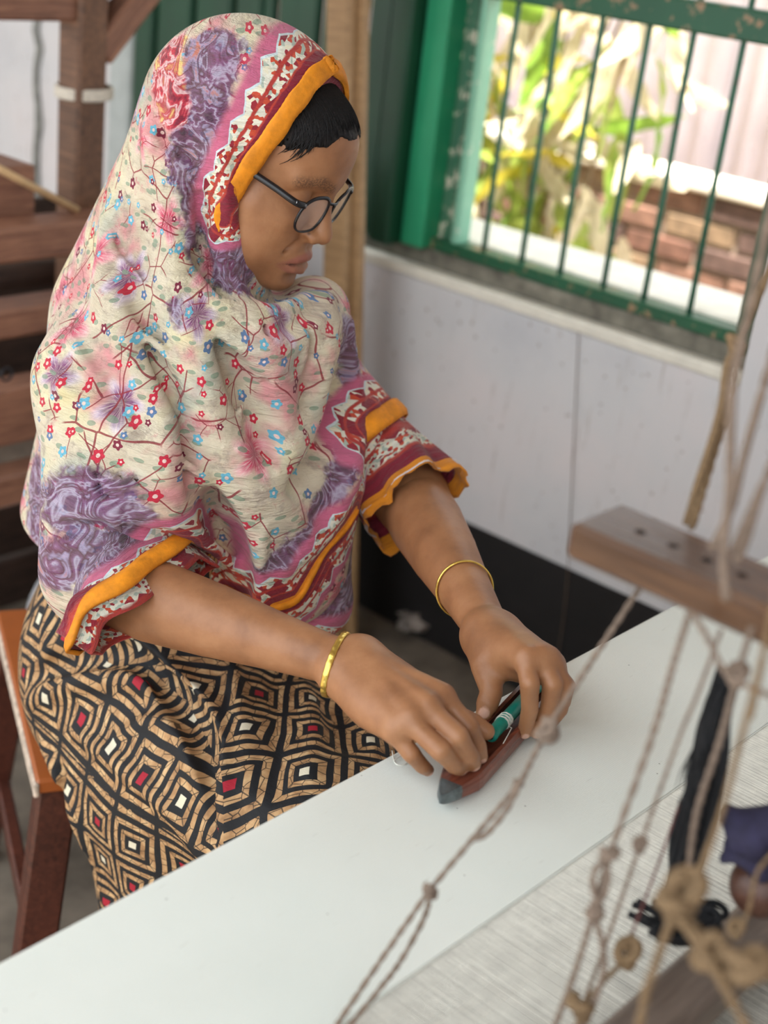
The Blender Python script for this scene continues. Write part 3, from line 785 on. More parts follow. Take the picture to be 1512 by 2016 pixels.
def hand_sdf(J, wrist, elbow, flip):
    g = Sdf()
    P = {k: [Zp(*q) for q in v] for k, v in J.items()}
    # forearm: oval towards the wrist
    d = wrist-elbow
    g.u(Chain([elbow, elbow+d*0.22, elbow+d*0.45, elbow+d*0.75, wrist], [.041, .041, .036, .0265, .0205]), 0)
    side = (P['i'][1]-P['p'][1]); side = side/np.linalg.norm(side)
    g.u(Seg(wrist+side*0.007, wrist-side*0.007, .0195), .015)
    for k in 'imrp':
        a, b = P[k][0], P[k][1]
        a2 = wrist*0.6+a*0.4 + side*{'i': .012, 'm': .004, 'r': -.005, 'p': -.012}[k]
        nb = (b-a2)
        g.u(Chain([a2, a2+nb*0.55+V(0, 0, -.004), b], [.0185, .0155, RAD[k][0]*1.14]), .016)
    cen = sum(P[k][1] for k in 'imrp')/4*0.55+wrist*0.45-V(0, 0, .010)
    g.u(Ell(cen, (.024, .034, .013)), .02)
    for k in 'imrp':   # tendons
        g.u(Seg(P[k][1]+V(0, 0, .0085), P[k][0]*0.5+wrist*0.5+V(0, 0, .0155), .0034, .002), .010)
    t = P['t']
    g.u(Chain([t[0], t[1], t[2], t[2]*0.45+t[3]*0.55, t[3]], [.0175, .0135, .0105, .0105, .0078]), .012)
    for k in 'imrp':
        R = RAD[k]; q = P[k]
        ch = Chain([q[1], q[1]*0.5+q[2]*0.5, q[2], q[2]*0.5+q[3]*0.5, q[3], q[4]],
                   [R[0]*1.05, R[0]*0.92, R[1]*1.06, R[1]*0.92, R[2]*1.02, R[3]])
        g.u(ch, .0045)
    return g, P
RW, LW = Zp(692, 1312, .856), Zp(966, 1250, .858)
RHS, RP = hand_sdf(RH, RW, REL, 1)
LHS, LP = hand_sdf(LH, LW, LEL, -1)
# head
hd = Sdf()
hd.u(hell((0, -.014, .035), (.073, .094, .085)), 0)
hd.u(hell((0, .030, -.040), (.057, .058, .072)), .03)
hd.u(hell((0, .054, .043), (.058, .046, .050)), .03)
for s in (-1, 1):
    hd.u(Seg(H(s*.050, .040, -.022), H(s*.032, .066, -.028), .020*HS, .019*HS), .022)
    hd.u(hell((s*.040, .045, -.062), (.022, .028, .03)), .03)
hd.u(hell((0, .071, -.068), (.033, .024, .028)), .02)
hd.u(hell((0, .076, -.101), (.022, .019, .017)), .022)
hd.u(hseg((-.02, .02, -.1), (.02, .02, -.1), .035), .03)
for s in (-1, 1): hd.s_(Ell(H(s*.0315, .099, .004), V(.021, .020, .0145)*HS, HM), .016)
hd.u(Chain([H(0, .086, .012), H(0, .0965, -.014), H(0, .1045, -.034)], [.0085*HS, .0085*HS, .0112*HS]), .014)
for s in (-1, 1):
    hd.u(hell((s*.0125, .0975, -.0385), (.0078, .0105, .0075)), .006)
    hd.u(Seg(H(s*.010, .0865, .0215), H(s*.046, .073, .0215), .0085*HS, .0065*HS), .014)
    hd.u(hell((s*.0310, .0735, .002), (.0152, .0140, .0125)), .004)       # lowered lid over the eyeball
    hd.s_(Seg(H(s*.018, .0905, -.0058), H(s*.044, .084, -.0052), .0016*HS), .003)  # lash line
    hd.s_(hell((s*.0062, .1045, -.0465), (.0042, .006, .003)), .003)       # nostril
    hd.u(hell((s*.075, -.010, -.008), (.010, .020, .030)), .006)
hd.s_(Seg(H(0, .102, -.0485), H(0, .0995, -.057), .003*HS), .005)          # philtrum
LD = -.0055
ul = [H(.0285, .0800, -.0685+LD), H(.014, .0940, -.0630+LD), H(.004, .0972, -.0605+LD), H(-.004, .0972, -.0605+LD), H(-.014, .0940, -.0630+LD), H(-.0285, .0800, -.0685+LD)]
ll = [H(.0265, .0805, -.0710+LD), H(.012, .0938, -.0760+LD), H(0, .0962, -.0775+LD), H(-.012, .0938, -.0760+LD), H(-.0265, .0805, -.0710+LD)]
hd.u(Chain(ul, [.0028*HS, .0052*HS, .0056*HS, .0056*HS, .0052*HS, .0028*HS]), .005)
hd.u(Chain(ll, [.0028*HS, .0062*HS, .0070*HS, .0062*HS, .0028*HS]), .005)
ml = [H(.0300, .0815, -.0695+LD), H(.013, .0980, -.0690+LD), H(0, .1010, -.0685+LD), H(-.013, .0980, -.0690+LD), H(-.0300, .0815, -.0695+LD)]
hd.s_(Chain(ml, [.0012*HS]*5), .0025)
hd.s_(Seg(H(-.012, .0960, -.0925), H(.012, .0960, -.0925), .004*HS), .010)   # fold above the chin
hd.s_(Seg(H(.018, .0960, -.043), H(.030, .083, -.060), .0018*HS), .008)      # cheek fold
NECK = H(0, -.028, -.085)
hd.u(Seg(NECK, V(.985, 1.125, 1.06), .050, .055), .03)
# trunk and legs (under the clothes)
bd = Sdf()
bd.u(Seg(NECK, V(.985, 1.125, 1.06), .050, .055), 0)
bd.u(Seg(RSH, LSH, .050), .05)
bd.u(Chain([V(.985, 1.13, 1.0), V(.98, 1.15, .82), V(.985, 1.17, .63)], [.085, .085, .095]), .06)
bd.u(Seg(V(.95, 1.14, .58), V(.895, .74, .60), .068, .055), .04).u(Seg(V(1.04, 1.14, .58), V(1.07, .74, .60), .068, .055), .04)
bd.u(Seg(V(.895, .76, .58), V(.885, .82, .09), .050, .034), .02).u(Seg(V(1.07, .76, .58), V(1.08, .80, .09), .050, .034), .02)
for x in (.885, 1.08): bd.u(Seg(V(x, .82, .035), V(x, .66, .028), .033, .026), .03)
bd.u(Seg(RSH, REL, .047, .040), .03).u(Seg(LSH, LEL, .047, .040), .03)
bd.u(Seg(REL, REL+(RW-REL)*0.35, .040, .037), .02).u(Seg(LEL, LEL+(LW-LEL)*0.35, .040, .037), .02)
def bounds(pts, pad): P = np.array(pts); return P.min(0)-pad, P.max(0)+pad
VV, FF = [], []
cuts = []
for f, (lo, hi), h in ((RHS, bounds([REL, RW]+[q for v in RP.values() for q in v], .05), .0019), (LHS, bounds([LEL, LW]+[q for v in LP.values() for q in v], .05), .0021),
                       (hd, (HC-.145, HC+.135), .0017), (bd, (V(.70, .60, -.01), V(1.25, 1.38, 1.20)), .011)):
    v, q = surface_net(f, lo, hi, h)
    FF.append(q+sum(len(x) for x in VV)); VV.append(v)
bv = np.concatenate(VV); bq = np.concatenate(FF)
bme = np_mesh('person', bv, bq)
lv = HL(bv)
inhead = (np.abs(lv) < .16).all(1)
lip = np.where(inhead, np.minimum(poly_dist(bv, ul), poly_dist(bv, ll)), 9)
fattr(bme, 'lip', np.clip(1-(lip-.0052)/.0018, 0, 1))
brow = np.full(len(bv), 9.0)
for s in (-1, 1):
    brow = np.minimum(brow, poly_dist(bv, [H(s*.011, .096, .0185), H(s*.030, .0925, .0255), H(s*.050, .0765, .0215)])-.0012)
fattr(bme, 'brow', np.where(inhead, np.clip(1-(brow-.003)/.005, 0, 1), 0))
lash_crease_shade = np.full(len(bv), 9.0)
for s in (-1, 1): lash_crease_shade = np.minimum(lash_crease_shade, poly_dist(bv, [H(s*.0185, .0875, -.0055), H(s*.032, .0885, -.0075), H(s*.0455, .079, -.0055)]))
lash_crease_shade = np.minimum(lash_crease_shade, np.linalg.norm(bv-H(.0200, .0975, -.0330), axis=1)-.0006)        # nose-pin hole
for s in (-1, 1): lash_crease_shade = np.minimum(lash_crease_shade, np.linalg.norm(bv-H(s*.0062, .1045, -.0455), axis=1)-.0012)  # shade inside the nostrils, painted dark into the skin colour
lash_crease_shade = np.minimum(lash_crease_shade, poly_dist(bv, ml)+.0004)  # shade between the lips, painted in the same way
fattr(bme, 'lash_crease_shade', np.where(inhead, np.clip(1-(lash_crease_shade-.0008)/.0016, 0, 1), 0))
# nails: on the back of each last joint
nail = np.full(len(bv), 9.0)
def nail_at(P, k, up, r=.0046):
    q = P[k]; ax = q[-1]-q[-2]; ax = ax/np.linalg.norm(ax); up = up-ax*(up@ax); up = up/np.linalg.norm(up)
    c = q[-1]+ax*.002+up*.0068; e = Ell(c, (r, .0068, .0040), np.stack([np.cross(ax, up), ax, up], 1)); return e(bv.astype(np.float32))
tocam = lambda p: (CAM-p)/np.linalg.norm(CAM-p)
for P, ks in ((RP, 'imrp'), (LP, 'imrpt')):
    for k in ks:
        q = P[k]; out = (q[2]-q[3]); n_ = np.cross(q[-1]-q[-2], q[-2]-q[-3]); b_ = (q[-2]*2-q[-1]-q[-3])
        up = b_ if k != 't' else tocam(q[-1])
        nail = np.minimum(nail, nail_at(P, k, up+tocam(q[-1])*0.02, .0058 if k == 't' else .0046))
fattr(bme, 'nail', np.clip(-nail/.0012, 0, 1))
def skin_material():
    m, nt, b = new_mat('brown_skin')
    co = coords(nt, 'Object')
    n1 = noise(nt, co, 22.0, 4, 0.6)
    c = ramp(nt, n1.outputs[0], [(0.3, srgb(138, 93, 62)), (0.5, srgb(158, 109, 74)), (0.72, srgb(172, 123, 86))])
    g = lambda n: nd(nt, 'Attribute', attribute_name=n).outputs['Fac']
    c = mix(nt, ma(nt, 'MULTIPLY', g('lip'), 0.75), c, srgb(144, 80, 72))
    c = mix(nt, ma(nt, 'MULTIPLY', g('nail'), 0.9), c, srgb(222, 178, 158))
    bn = noise(nt, co, 500.0, 2, 0.6)
    c = mix(nt, ma(nt, 'MULTIPLY', g('brow'), ma(nt, 'MULTIPLY', sstep(nt, bn.outputs[0], 0.30, 0.62), 0.62)), c, srgb(52, 38, 32))
    c = mix(nt, ma(nt, 'MULTIPLY', g('lash_crease_shade'), 0.85), c, srgb(44, 28, 24))
    nt.links.new(c, b.inputs['Base Color']); b.inputs['Roughness'].default_value = 0.47
    b.inputs['Subsurface Weight'].default_value = 0.12; b.inputs['Subsurface Radius'].default_value = (0.012, 0.005, 0.003); b.inputs['Subsurface Scale'].default_value = 0.6
    wr = noise(nt, coords(nt, 'Object', (1, 1, 1)), 160.0, 4, 0.7)
    wr2 = noise(nt, co, 60.0, 3, 0.6)
    bump(nt, b, ma(nt, 'ADD', ma(nt, 'MULTIPLY', wr.outputs[0], 0.5), wr2.outputs[0]), 0.22, 0.0022)
    return m
SKIN = skin_material()
person = link('person', bme, SKIN)
tag(person, 'seated woman weaver in a floral shawl and glasses, both hands on the shuttle', 'person')
# hair
hs = Sdf()
hs.u(hell((0, -.014, .035), (.0748, .0958, .0868)), 0).u(hell((0, .054, .0432), (.0594, .0474, .0514)), .03)
def hairline(P):
    L = HL(P); r, f, u = L[:, 0], L[:, 1], L[:, 2]
    # positive in front of / below the hairline
    ar = np.abs(r); fl_ = .0785-ar*0.35+(u-.075)*1.05
    line = np.where(u > .02, fl_, fl_-(.02-u)*0.15)
    return (line-f)*HS*0.6
def hairfront(P):
    L = HL(P); r, f, u = L[:, 0], L[:, 1], L[:, 2]
    ar = np.abs(r)
    ul_ = .089-.70*np.maximum(0, ar-.020)-45*np.maximum(0, ar-.045)**2     # height of the hairline across the brow
    return (ul_-u+(.06-f)*0.55)*HS*0.55
hs.i(Fun(lambda P: hairfront(P)), .002)
v, q = surface_net(hs, HC-.13, HC+.14, .0025)
hme = np_mesh('hair', v, q)
def hair_material():
    m, nt, b = new_mat('black_hair')
    g = nd(nt, 'TexCoord').outputs['Object']
    a = hu+hf*0.2; n = noise(nt, coords(nt, 'Object', (30, 160, 8), (0.3, 0, 0.4)), 9.0, 4, 0.6, 0.2)
    c = ramp(nt, n.outputs[0], [(0.35, srgb(8, 8, 9)), (0.6, srgb(24, 21, 22)), (0.75, srgb(62, 54, 52))])
    nt.links.new(c, b.inputs['Base Color']); b.inputs['Roughness'].default_value = 0.5; b.inputs['Specular IOR Level'].default_value = 0.3
    bump(nt, b, n.outputs[0], 0.5, 0.003)
    return m
HAIR = hair_material()
hair = link('hair', hme, HAIR, person)
bm = bmesh.new(); rk = random.Random(8)
T0 = []
for i in range(420):
    r0 = rk.uniform(-.062, .066); ul_ = .089-.70*max(0, abs(r0)-.020)-45*max(0, abs(r0)-.045)**2
    T0.append((r0, ul_-rk.uniform(-.006, .010)*(1 if rk.random() < .85 else 1.6), rk.random()))
cap = Sdf(); cap.ops = hs.ops[:2]
G_ = np.array([(r0*(1-.15*t)+.004*math.sin(z0*9)*t, u0+t*.036*(1-.3*t)) for r0, u0, z0 in T0 for t in np.linspace(0, 1, 6)])
lo_, hi_ = np.full(len(G_), .0), np.full(len(G_), .15)
for _ in range(16):
    mid = (lo_+hi_)/2; P_ = HC+(np.stack([G_[:, 0], mid, G_[:, 1]], 1)*HS) @ HM.T
    ins = cap(P_) < 0; lo_ = np.where(ins, mid, lo_); hi_ = np.where(ins, hi_, mid)
for i in range(len(T0)):
    pts = [H(G_[i*6+k, 0], lo_[i*6+k]+.0003+.0004*T0[i][2], G_[i*6+k, 1]) for k in range(6)]
    tube_bm(pts, [.00015, .0004, .0006, .0007, .0007, .0005], 4, bm)
st = from_bm('hair_strands', bm, HAIR, hair, True); st['kind'] = 'stuff'
# ------------------------------------------------------------------ shawl
sw = Sdf()
sw.u(hell((0, -.014, .036), (.086, .110, .100)), 0)
sw.u(Seg(H(0, -.045, .015), V(.965, 1.175, 1.045), .082, .098), .05)
sw.u(hell((0, .01, -.05), (.072, .060, .075)), .03)
EU = [-.13, -.105, -.086, -.066, -.04, -.01, .015, .035, .06, .10, .13]; EF = [.098, .084, .058, .040, .028, .031, .036, .040, .045, .046, .041]
def face_cut(P):
    L = HL(P); f, u = L[:, 1], L[:, 2]
    edge = np.interp(u, EU, EF)
    d = (f-edge)*0.85; lowr = (-.098-u)-(0.02-np.abs(L[:, 0]))*0.2
    return -smin(d, -lowr, .02)*HS        # negative where the cloth is cut away
sw.s_(Fun(face_cut), .006)
body = Sdf()
body.u(Chain([V(.985, 1.15, 1.03), V(.975, 1.17, .90), V(.97, 1.18, .76)], [.100, .122, .138]), 0)
body.u(Seg(RSH, LSH, .060, .056), .06)
body.u(Chain([RSH, RSH*0.5+REL*0.5+V(.002, 0, 0), REL+V(.010, .012, .010)], [.062, .064, .066]), .05)
body.u(Chain([V(.955, 1.03, 1.02), V(.945, .995, .90), V(.945, .98, .82)], [.072, .088, .080]), .08)
body.u(Chain([V(.86, 1.02, .93), V(.90, .98, .85), V(.96, .955, .80)], [.06, .06, .045]), .06)
body.u(Chain([V(1.05, 1.03, .99), V(1.045, .98, .90), V(1.02, .965, .82)], [.060, .065, .06]), .06)
body.u(Chain([LSH, LSH*0.42+LEL*0.58], [.058, .058]), .04)
# rolls of cloth round the throat
body.u(Chain([V(.90, 1.09, 1.085), V(.935, 1.02, 1.065), V(.985, .985, 1.055), V(1.045, .992, 1.062), V(1.085, 1.03, 1.075)], [.045, .036, .032, .034, .04]), .03)
sw.u(body, .045)
# the cloth stops above the right forearm, above the lap and above the left elbow
fa = (RW-REL)/np.linalg.norm(RW-REL)
cutp = REL+fa*0.050
nrm = fa*0.90+V(.2, 0, -.28); nrm = nrm/np.linalg.norm(nrm)
def cut_arm(P):
    d = -((P-cutp.astype(np.float32))@nrm.astype(np.float32))
    near = np.linalg.norm(P-REL, axis=1)-.15
    return -smin(-d, -near, .02)
sw.s_(Fun(cut_arm), .012)
sw.s_(Seg(REL+fa*.06, RW, .050, .048), .010)
def cut_low(P):
    z0 = .772+.10*np.maximum(0, P[:, 1]-1.02)+.12*np.maximum(0, P[:, 0]-1.0)*(P[:, 1] < 1.1)
    return P[:, 2]-z0
sw.s_(Fun(lambda P: cut_low(P)), .02)
base = Sdf(); base.ops = list(sw.ops)
def on_shawl(pts, f=base, inset=0.0):
    out = []
    for (x, y), p in zip(pts, trace_many(f, pts)):
        if p is not None:
            d = _dir(x, y); out.append(p + d/np.linalg.norm(d)*inset)
    return out
FOLDS = []
def ridge(pts, r, k, inset=0.004): FOLDS.append(('u', pts, r*1.3, k*0.8, 0.0))
def groove(pts, r, k, inset=-0.003): FOLDS.append(('s', pts, r*(1.8 if r > .005 else 1.0), k*(0.75 if r > .005 else 1.2), 0.0 if r > .005 else -.001))
def apply_folds(dst, f):
    allp = [q for fo in FOLDS for q in fo[1]]; T = trace_many(f, allp); i = 0
    for op, pts, r, k, inset in FOLDS:
        P = []
        for (x, y), p in zip(pts, T[i:i+len(pts)]):
            if p is not None: d = _dir(x, y); P.append(p+d/np.linalg.norm(d)*inset)
        i += len(pts)
        if len(P) < 2: continue
        P = smooth_path(P, 3 if r > .005 else 2); n = len(P); R = [r*(0.4+0.6*math.sin(math.pi*(j+0.5)/n)) for j in range(n)]
        ch = Chain(P, R); c_ = np.mean(P, 0); rad = max(np.linalg.norm(q-c_) for q in P)+r
        dst.ops.append((op, ch, k)); dst.ball.append((c_.astype(np.float32), rad+k))
    FOLDS.clear()
groove([(378, 400), (392, 520), (420, 620), (465, 740), (505, 830), (530, 890)], .012, .026)
groove([(262, 560), (300, 700), (340, 840), (365, 960)], .009, .026)
groove([(650, 640), (655, 760), (620, 880), (560, 970)], .009, .022)
groove([(560, 605), (500, 645), (430, 645), (395, 605)], .0035, .014)
groove([(120, 1035), (230, 1040), (340, 1060), (430, 1110)], .008, .018)
ridge([(300, 260), (330, 420), (352, 560), (392, 720), (440, 860), (520, 980), (600, 1050)], .012, .030)
ridge([(430, 480), (470, 590), (530, 700), (560, 790), (560, 860)], .010, .026)
ridge([(640, 590), (640, 700), (606, 820), (545, 930), (450, 1010)], .010, .026)
ridge([(685, 640), (700, 790), (692, 920), (640, 1040), (560, 1120)], .009, .022)
ridge([(215, 440), (205, 570), (255, 700), (320, 840), (335, 980), (400, 1060)], .010, .030)
ridge([(600, 590), (530, 625), (430, 610), (380, 550)], .010, .022)
ridge([(625, 640), (560, 690), (480, 680), (420, 640)], .007, .018)
ridge([(100, 930), (220, 955), (330, 1010), (470, 1120)], .008, .022)
ridge([(90, 1010), (200, 1005), (300, 1030)], .006, .016)
ridge([(440, 300), (450, 400), (470, 500), (520, 575)], .006, .018)
ridge([(350, 180), (350, 330), (372, 470)], .006, .022)
ridge([(120, 760), (190, 810), (280, 900), (330, 1000)], .006, .022)
ridge([(740, 700), (735, 800), (725, 890)], .006, .018)
rk = random.Random(21)
for k in range(46):     # small creases, mostly slanting down towards the lap
    x, y = rk.uniform(110, 680), rk.uniform(150, 1080); a = math.radians(rk.uniform(35, 75)) if x < 420 else math.radians(rk.uniform(80, 125)); L = rk.uniform(50, 130)
    if x > 430 and y < 620: continue
    pts = [(x+math.cos(a)*L*t+6*math.sin(t*5+k), y+math.sin(a)*L*t) for t in (-.5, -.17, .17, .5)]
    ridge(pts, rk.uniform(.0025, .0045), .010, .0015)
    if k % 2: groove([(u+9, v_-4) for u, v_ in pts], rk.uniform(.002, .0035), .008, -.0008)
apply_folds(sw, base)
v, q = surface_net(sw, V(.66, .84, .74), V(1.28, 1.36, 1.40), .0040)
sme = np_mesh('shawl', v, q)
# hems: orange bands that follow the cloth's free edges
def edge3(r, f, u): return H(r, f, u)
fe_pts = []
for i in range(25):
    t = i/24; th = math.radians(88-172*t)         # from the crown down the near cheek to the chin
    u = .128*math.sin(th) if th > 0 else .100*math.sin(th)
    ef = float(np.interp(u, EU, EF))
    fe_pts.append((u, ef))
def face_edge(side):
    out = []
    for u, ef in fe_pts:
        lo_, hi_ = 0.0, .16
        for _ in range(22):
            mid = (lo_+hi_)/2
            if float(base(H(side*mid, ef-.004, u)[None])[0]) < 0: lo_ = mid
            else: hi_ = mid
        out.append(H(side*lo_, ef-.002, u))
    return out
edge_r, edge_l = face_edge(1), face_edge(-1)
hemA = on_shawl([(118, 1208), (150, 1160), (205, 1125), (270, 1108), (340, 1100), (395, 1112), (425, 1135)], sw)
hemB = on_shawl([(440, 1160), (490, 1182), (540, 1196), (585, 1180), (615, 1130), (640, 1085), (680, 1040), (702, 1005)], sw)
def ring_about(c, ax, f, N=40, lo_=.02, hi_=.16, pad=0.0):
    """closed loop where the plane through c across ax meets the surface f"""
    ax = np.asarray(ax, float)/np.linalg.norm(ax); u, w_ = [np.array(q) for q in frame_of(ax)]
    D = np.array([u*math.cos(2*math.pi*i/N)+w_*math.sin(2*math.pi*i/N) for i in range(N)])
    L_, H_ = np.full(N, lo_), np.full(N, hi_)
    for _ in range(22):
        m_ = (L_+H_)/2; ins = f(c+D*m_[:, None]) < 0
        L_ = np.where(ins, m_, L_); H_ = np.where(ins, H_, m_)
    return [c+D[i]*(L_[i]+pad) for i in range(N)]
lax = (LEL-LSH)/np.linalg.norm(LEL-LSH)
hemC = ring_about(LSH*0.40+LEL*0.60, lax, sw, pad=.002, hi_=.075); hemC.append(hemC[0])
# the cuff of the shawl over the right forearm
CUF = atd(278, 1172, 1.375); ce1 = V(.97, .20, .10); ce1 = ce1/np.linalg.norm(ce1)
cn = fa*0.80+V(.10, -.25, -.42); cn = cn-ce1*(cn@ce1); cn = cn/np.linalg.norm(cn); ce2 = np.cross(cn, ce1)
if ce2[2] < 0: ce2 = -ce2
def cuff_ring(t, grow=0.0, N=72):
    c = CUF*t+(REL+V(.014, .015, .030))*(1-t)
    a1, a2 = .044+.058*t+grow, .044-.004*t+grow
    return [c+ce1*a1*math.cos(a)+ce2*a2*math.sin(a)+cn*(.004*math.sin(a*4+1)+.003*math.sin(a*7))*t+ (ce1*math.cos(a)+ce2*math.sin(a))*.003*math.sin(a*6+2)*t for a in np.linspace(0, 2*math.pi, N+1)[:-1]]
hemA = cuff_ring(1.0); hemA.append(hemA[0])
hd_ = np.full(len(v), 9.0)
for h_, fac in ((hemA, 1.9), (hemB, 1.9), (hemC, 1.5)):
    if len(h_) > 1: hd_ = np.minimum(hd_, poly_dist(v, h_)*fac)
for E_ in (edge_r, edge_l):
    for i in range(16): hd_ = np.minimum(hd_, poly_dist(v, E_[i:i+2])*(1.15+1.3*(i/16)**1.5))

def zone(lines):
    z = np.full(len(v), 9.0)
    for pts, r in lines:
        L_ = on_shawl(pts, sw)
        if len(L_) > 1: z = np.minimum(z, poly_dist(v, L_)-r)
    return z
fattr(sme, 'purple', zone([([(415, 90), (405, 170), (395, 260), (400, 360), (425, 460), (470, 530)], .030), ([(75, 960), (150, 985), (230, 1005), (300, 1060)], .030), ([(75, 1040), (110, 1110), (190, 1080)], .026),
                           ([(690, 650), (700, 760), (690, 880), (650, 980), (590, 1070), (500, 1150)], .016), ([(740, 740), (735, 800)], .012), ([(350, 640), (340, 600)], .004)]))
fattr(sme, 'scroll', zone([([(335, 95), (325, 150), (335, 215)], .020)]))
fattr(sme, 'hem', hd_)
# flat pattern coordinates: round the body axis and along its height
hz_ = np.maximum(0, v[:, 2]-1.06)
ang = np.arctan2(v[:, 0]-.985-.30*hz_, -(v[:, 1]-1.10-.22*hz_))
uvx = ang*0.17; uvy = v[:, 2]
vattr(sme, 'pat', np.stack([uvx, uvy, np.zeros(len(v))], 1))
ORANGE = plain('marigold_hem', srgb(226, 140, 20), 0.75, 0.22, 60, bumps=0.4)

def shawl_material(name, pat='pat', hem='hem'):
    m, nt, b = new_mat(name)
    P = nd(nt, 'Attribute', attribute_name=pat).outputs['Vector']
    d0 = nd(nt, 'Attribute', attribute_name=hem).outputs['Fac']
    wob = noise(nt, P, 9.0, 3, 0.6)
    Pd = nd(nt, 'VectorMath', {0: P, 1: nd(nt, 'VectorMath', {0: wob.outputs['Color'], 1: (0.03, 0.03, 0)}, operation='MULTIPLY').outputs[0]}, operation='ADD').outputs[0]
    # washed ground
    n1 = noise(nt, Pd, 11.0, 3, 0.6); n2 = noise(nt, nd(nt, 'Mapping', {'Vector': P, 'Location': (3, 7, 0)}).outputs[0], 13.0, 3, 0.6)
    n3 = noise(nt, nd(nt, 'Mapping', {'Vector': P, 'Location': (9, 2, 0)}).outputs[0], 10.0, 3, 0.6)
    c = ramp(nt, n1.outputs[0], [(0.3, srgb(190, 174, 150)), (0.5, srgb(212, 200, 176)), (0.62, srgb(216, 206, 170)), (0.76, srgb(210, 190, 124))])
    c = mix(nt, ma(nt, 'MULTIPLY', sstep(nt, n2.outputs[0], 0.50, 0.66), 0.85), c, srgb(210, 132, 138))
    c = mix(nt, ma(nt, 'MULTIPLY', sstep(nt, n3.outputs[0], 0.54, 0.70), 0.7), c, srgb(170, 178, 164))
    # large blossoms with radiating petals
    vb = nd(nt, 'TexVoronoi', {'Vector': P, 'Scale': 11.5, 'Randomness': 0.95}, voronoi_dimensions='2D', feature='F1')
    loc = nd(nt, 'VectorMath', {0: P, 1: vb.outputs['Position']}, operation='SUBTRACT').outputs[0]
    sp = nd(nt, 'SeparateXYZ', {0: loc}); rr_ = nd(nt, 'VectorMath', {0: loc}, operation='LENGTH').outputs['Value']
    th = ma(nt, 'ARCTAN2', sp.outputs[1], sp.outputs[0]); pet = ma(nt, 'MULTIPLY', ma(nt, 'COSINE', ma(nt, 'MULTIPLY', th, 5.0)), 0.006)
    rcol = nd(nt, 'SeparateColor', {0: vb.outputs['Color']})
    rad_ = ma(nt, 'ADD', 0.021, pet)
    inb = ma(nt, 'MULTIPLY', sstep(nt, ma(nt, 'SUBTRACT', rad_, rr_), -0.004, 0.010), ma(nt, 'GREATER_THAN', rcol.outputs[0], 0.18))
    streak = noise(nt, nd(nt, 'CombineXYZ', {0: ma(nt, 'MULTIPLY', th, 7.0), 1: ma(nt, 'MULTIPLY', rr_, 40.0)}).outputs[0], 1.6, 2, 0.6)
    bc = ramp(nt, ma(nt, 'MULTIPLY', rr_, 40.0), [(0.0, srgb(150, 20, 60)), (0.35, srgb(206, 60, 96)), (0.8, srgb(236, 170, 176))])
    bc2 = ramp(nt, ma(nt, 'MULTIPLY', rr_, 40.0), [(0.0, srgb(96, 24, 70)), (0.4, srgb(128, 66, 116)), (0.8, srgb(206, 190, 206))])
    bc = mix(nt, ma(nt, 'GREATER_THAN', rcol.outputs[1], 0.62), bc, bc2)
    bc = mix(nt, ma(nt, 'MULTIPLY', sstep(nt, streak.outputs[0], 0.45, 0.65), 0.55), bc, srgb(240, 222, 214))
    c = mix(nt, inb, c, bc)
    sm = noise(nt, nd(nt, 'Mapping', {'Vector': Pd, 'Location': (4, 4, 0)}).outputs[0], 34.0, 5, 0.75)
    c = mix(nt, ma(nt, 'MULTIPLY', sstep(nt, sm.outputs[0], 0.52, 0.66), 0.55), c, srgb(150, 132, 122))
    sm2 = noise(nt, nd(nt, 'Mapping', {'Vector': Pd, 'Location': (1, 9, 0)}).outputs[0], 28.0, 5, 0.75)
    c = mix(nt, ma(nt, 'MULTIPLY', sstep(nt, sm2.outputs[0], 0.57, 0.68), 0.6), c, srgb(196, 96, 112))
    # grey-green leaves, elongated cells
    vl = nd(nt, 'TexVoronoi', {'Vector': nd(nt, 'Mapping', {'Vector': Pd, 'Scale': (1, 2.2, 1), 'Rotation': (0, 0, 0.7)}).outputs[0], 'Scale': 52.0}, voronoi_dimensions='2D', feature='F1')
    lc = nd(nt, 'SeparateColor', {0: vl.outputs['Color']})
    lf = ma(nt, 'MULTIPLY', ma(nt, 'LESS_THAN', vl.outputs['Distance'], 0.26), ma(nt, 'GREATER_THAN', lc.outputs[0], 0.66))
    c = mix(nt, ma(nt, 'MULTIPLY', lf, 0.75), c, srgb(122, 146, 122))
    # wandering maroon twigs
    for (scl, off, msk) in ((17.0, (1, 4, 0), 0.47), (24.0, (6, 1, 0), 0.52), (38.0, (2, 8, 0), 0.57)):
        Q = nd(nt, 'Mapping', {'Vector': Pd, 'Location': off}).outputs[0]
        ve = nd(nt, 'TexVoronoi', {'Vector': Q, 'Scale': scl}, voronoi_dimensions='2D', feature='DISTANCE_TO_EDGE')
        mk = sstep(nt, noise(nt, Q, 14.0, 2, 0.5).outputs[0], msk, msk+0.03)
        ln = ma(nt, 'MULTIPLY', ma(nt, 'LESS_THAN', ve.outputs['Distance'], 0.015), mk)
        c = mix(nt, ma(nt, 'MULTIPLY', ln, 0.9), c, srgb(140, 34, 46))
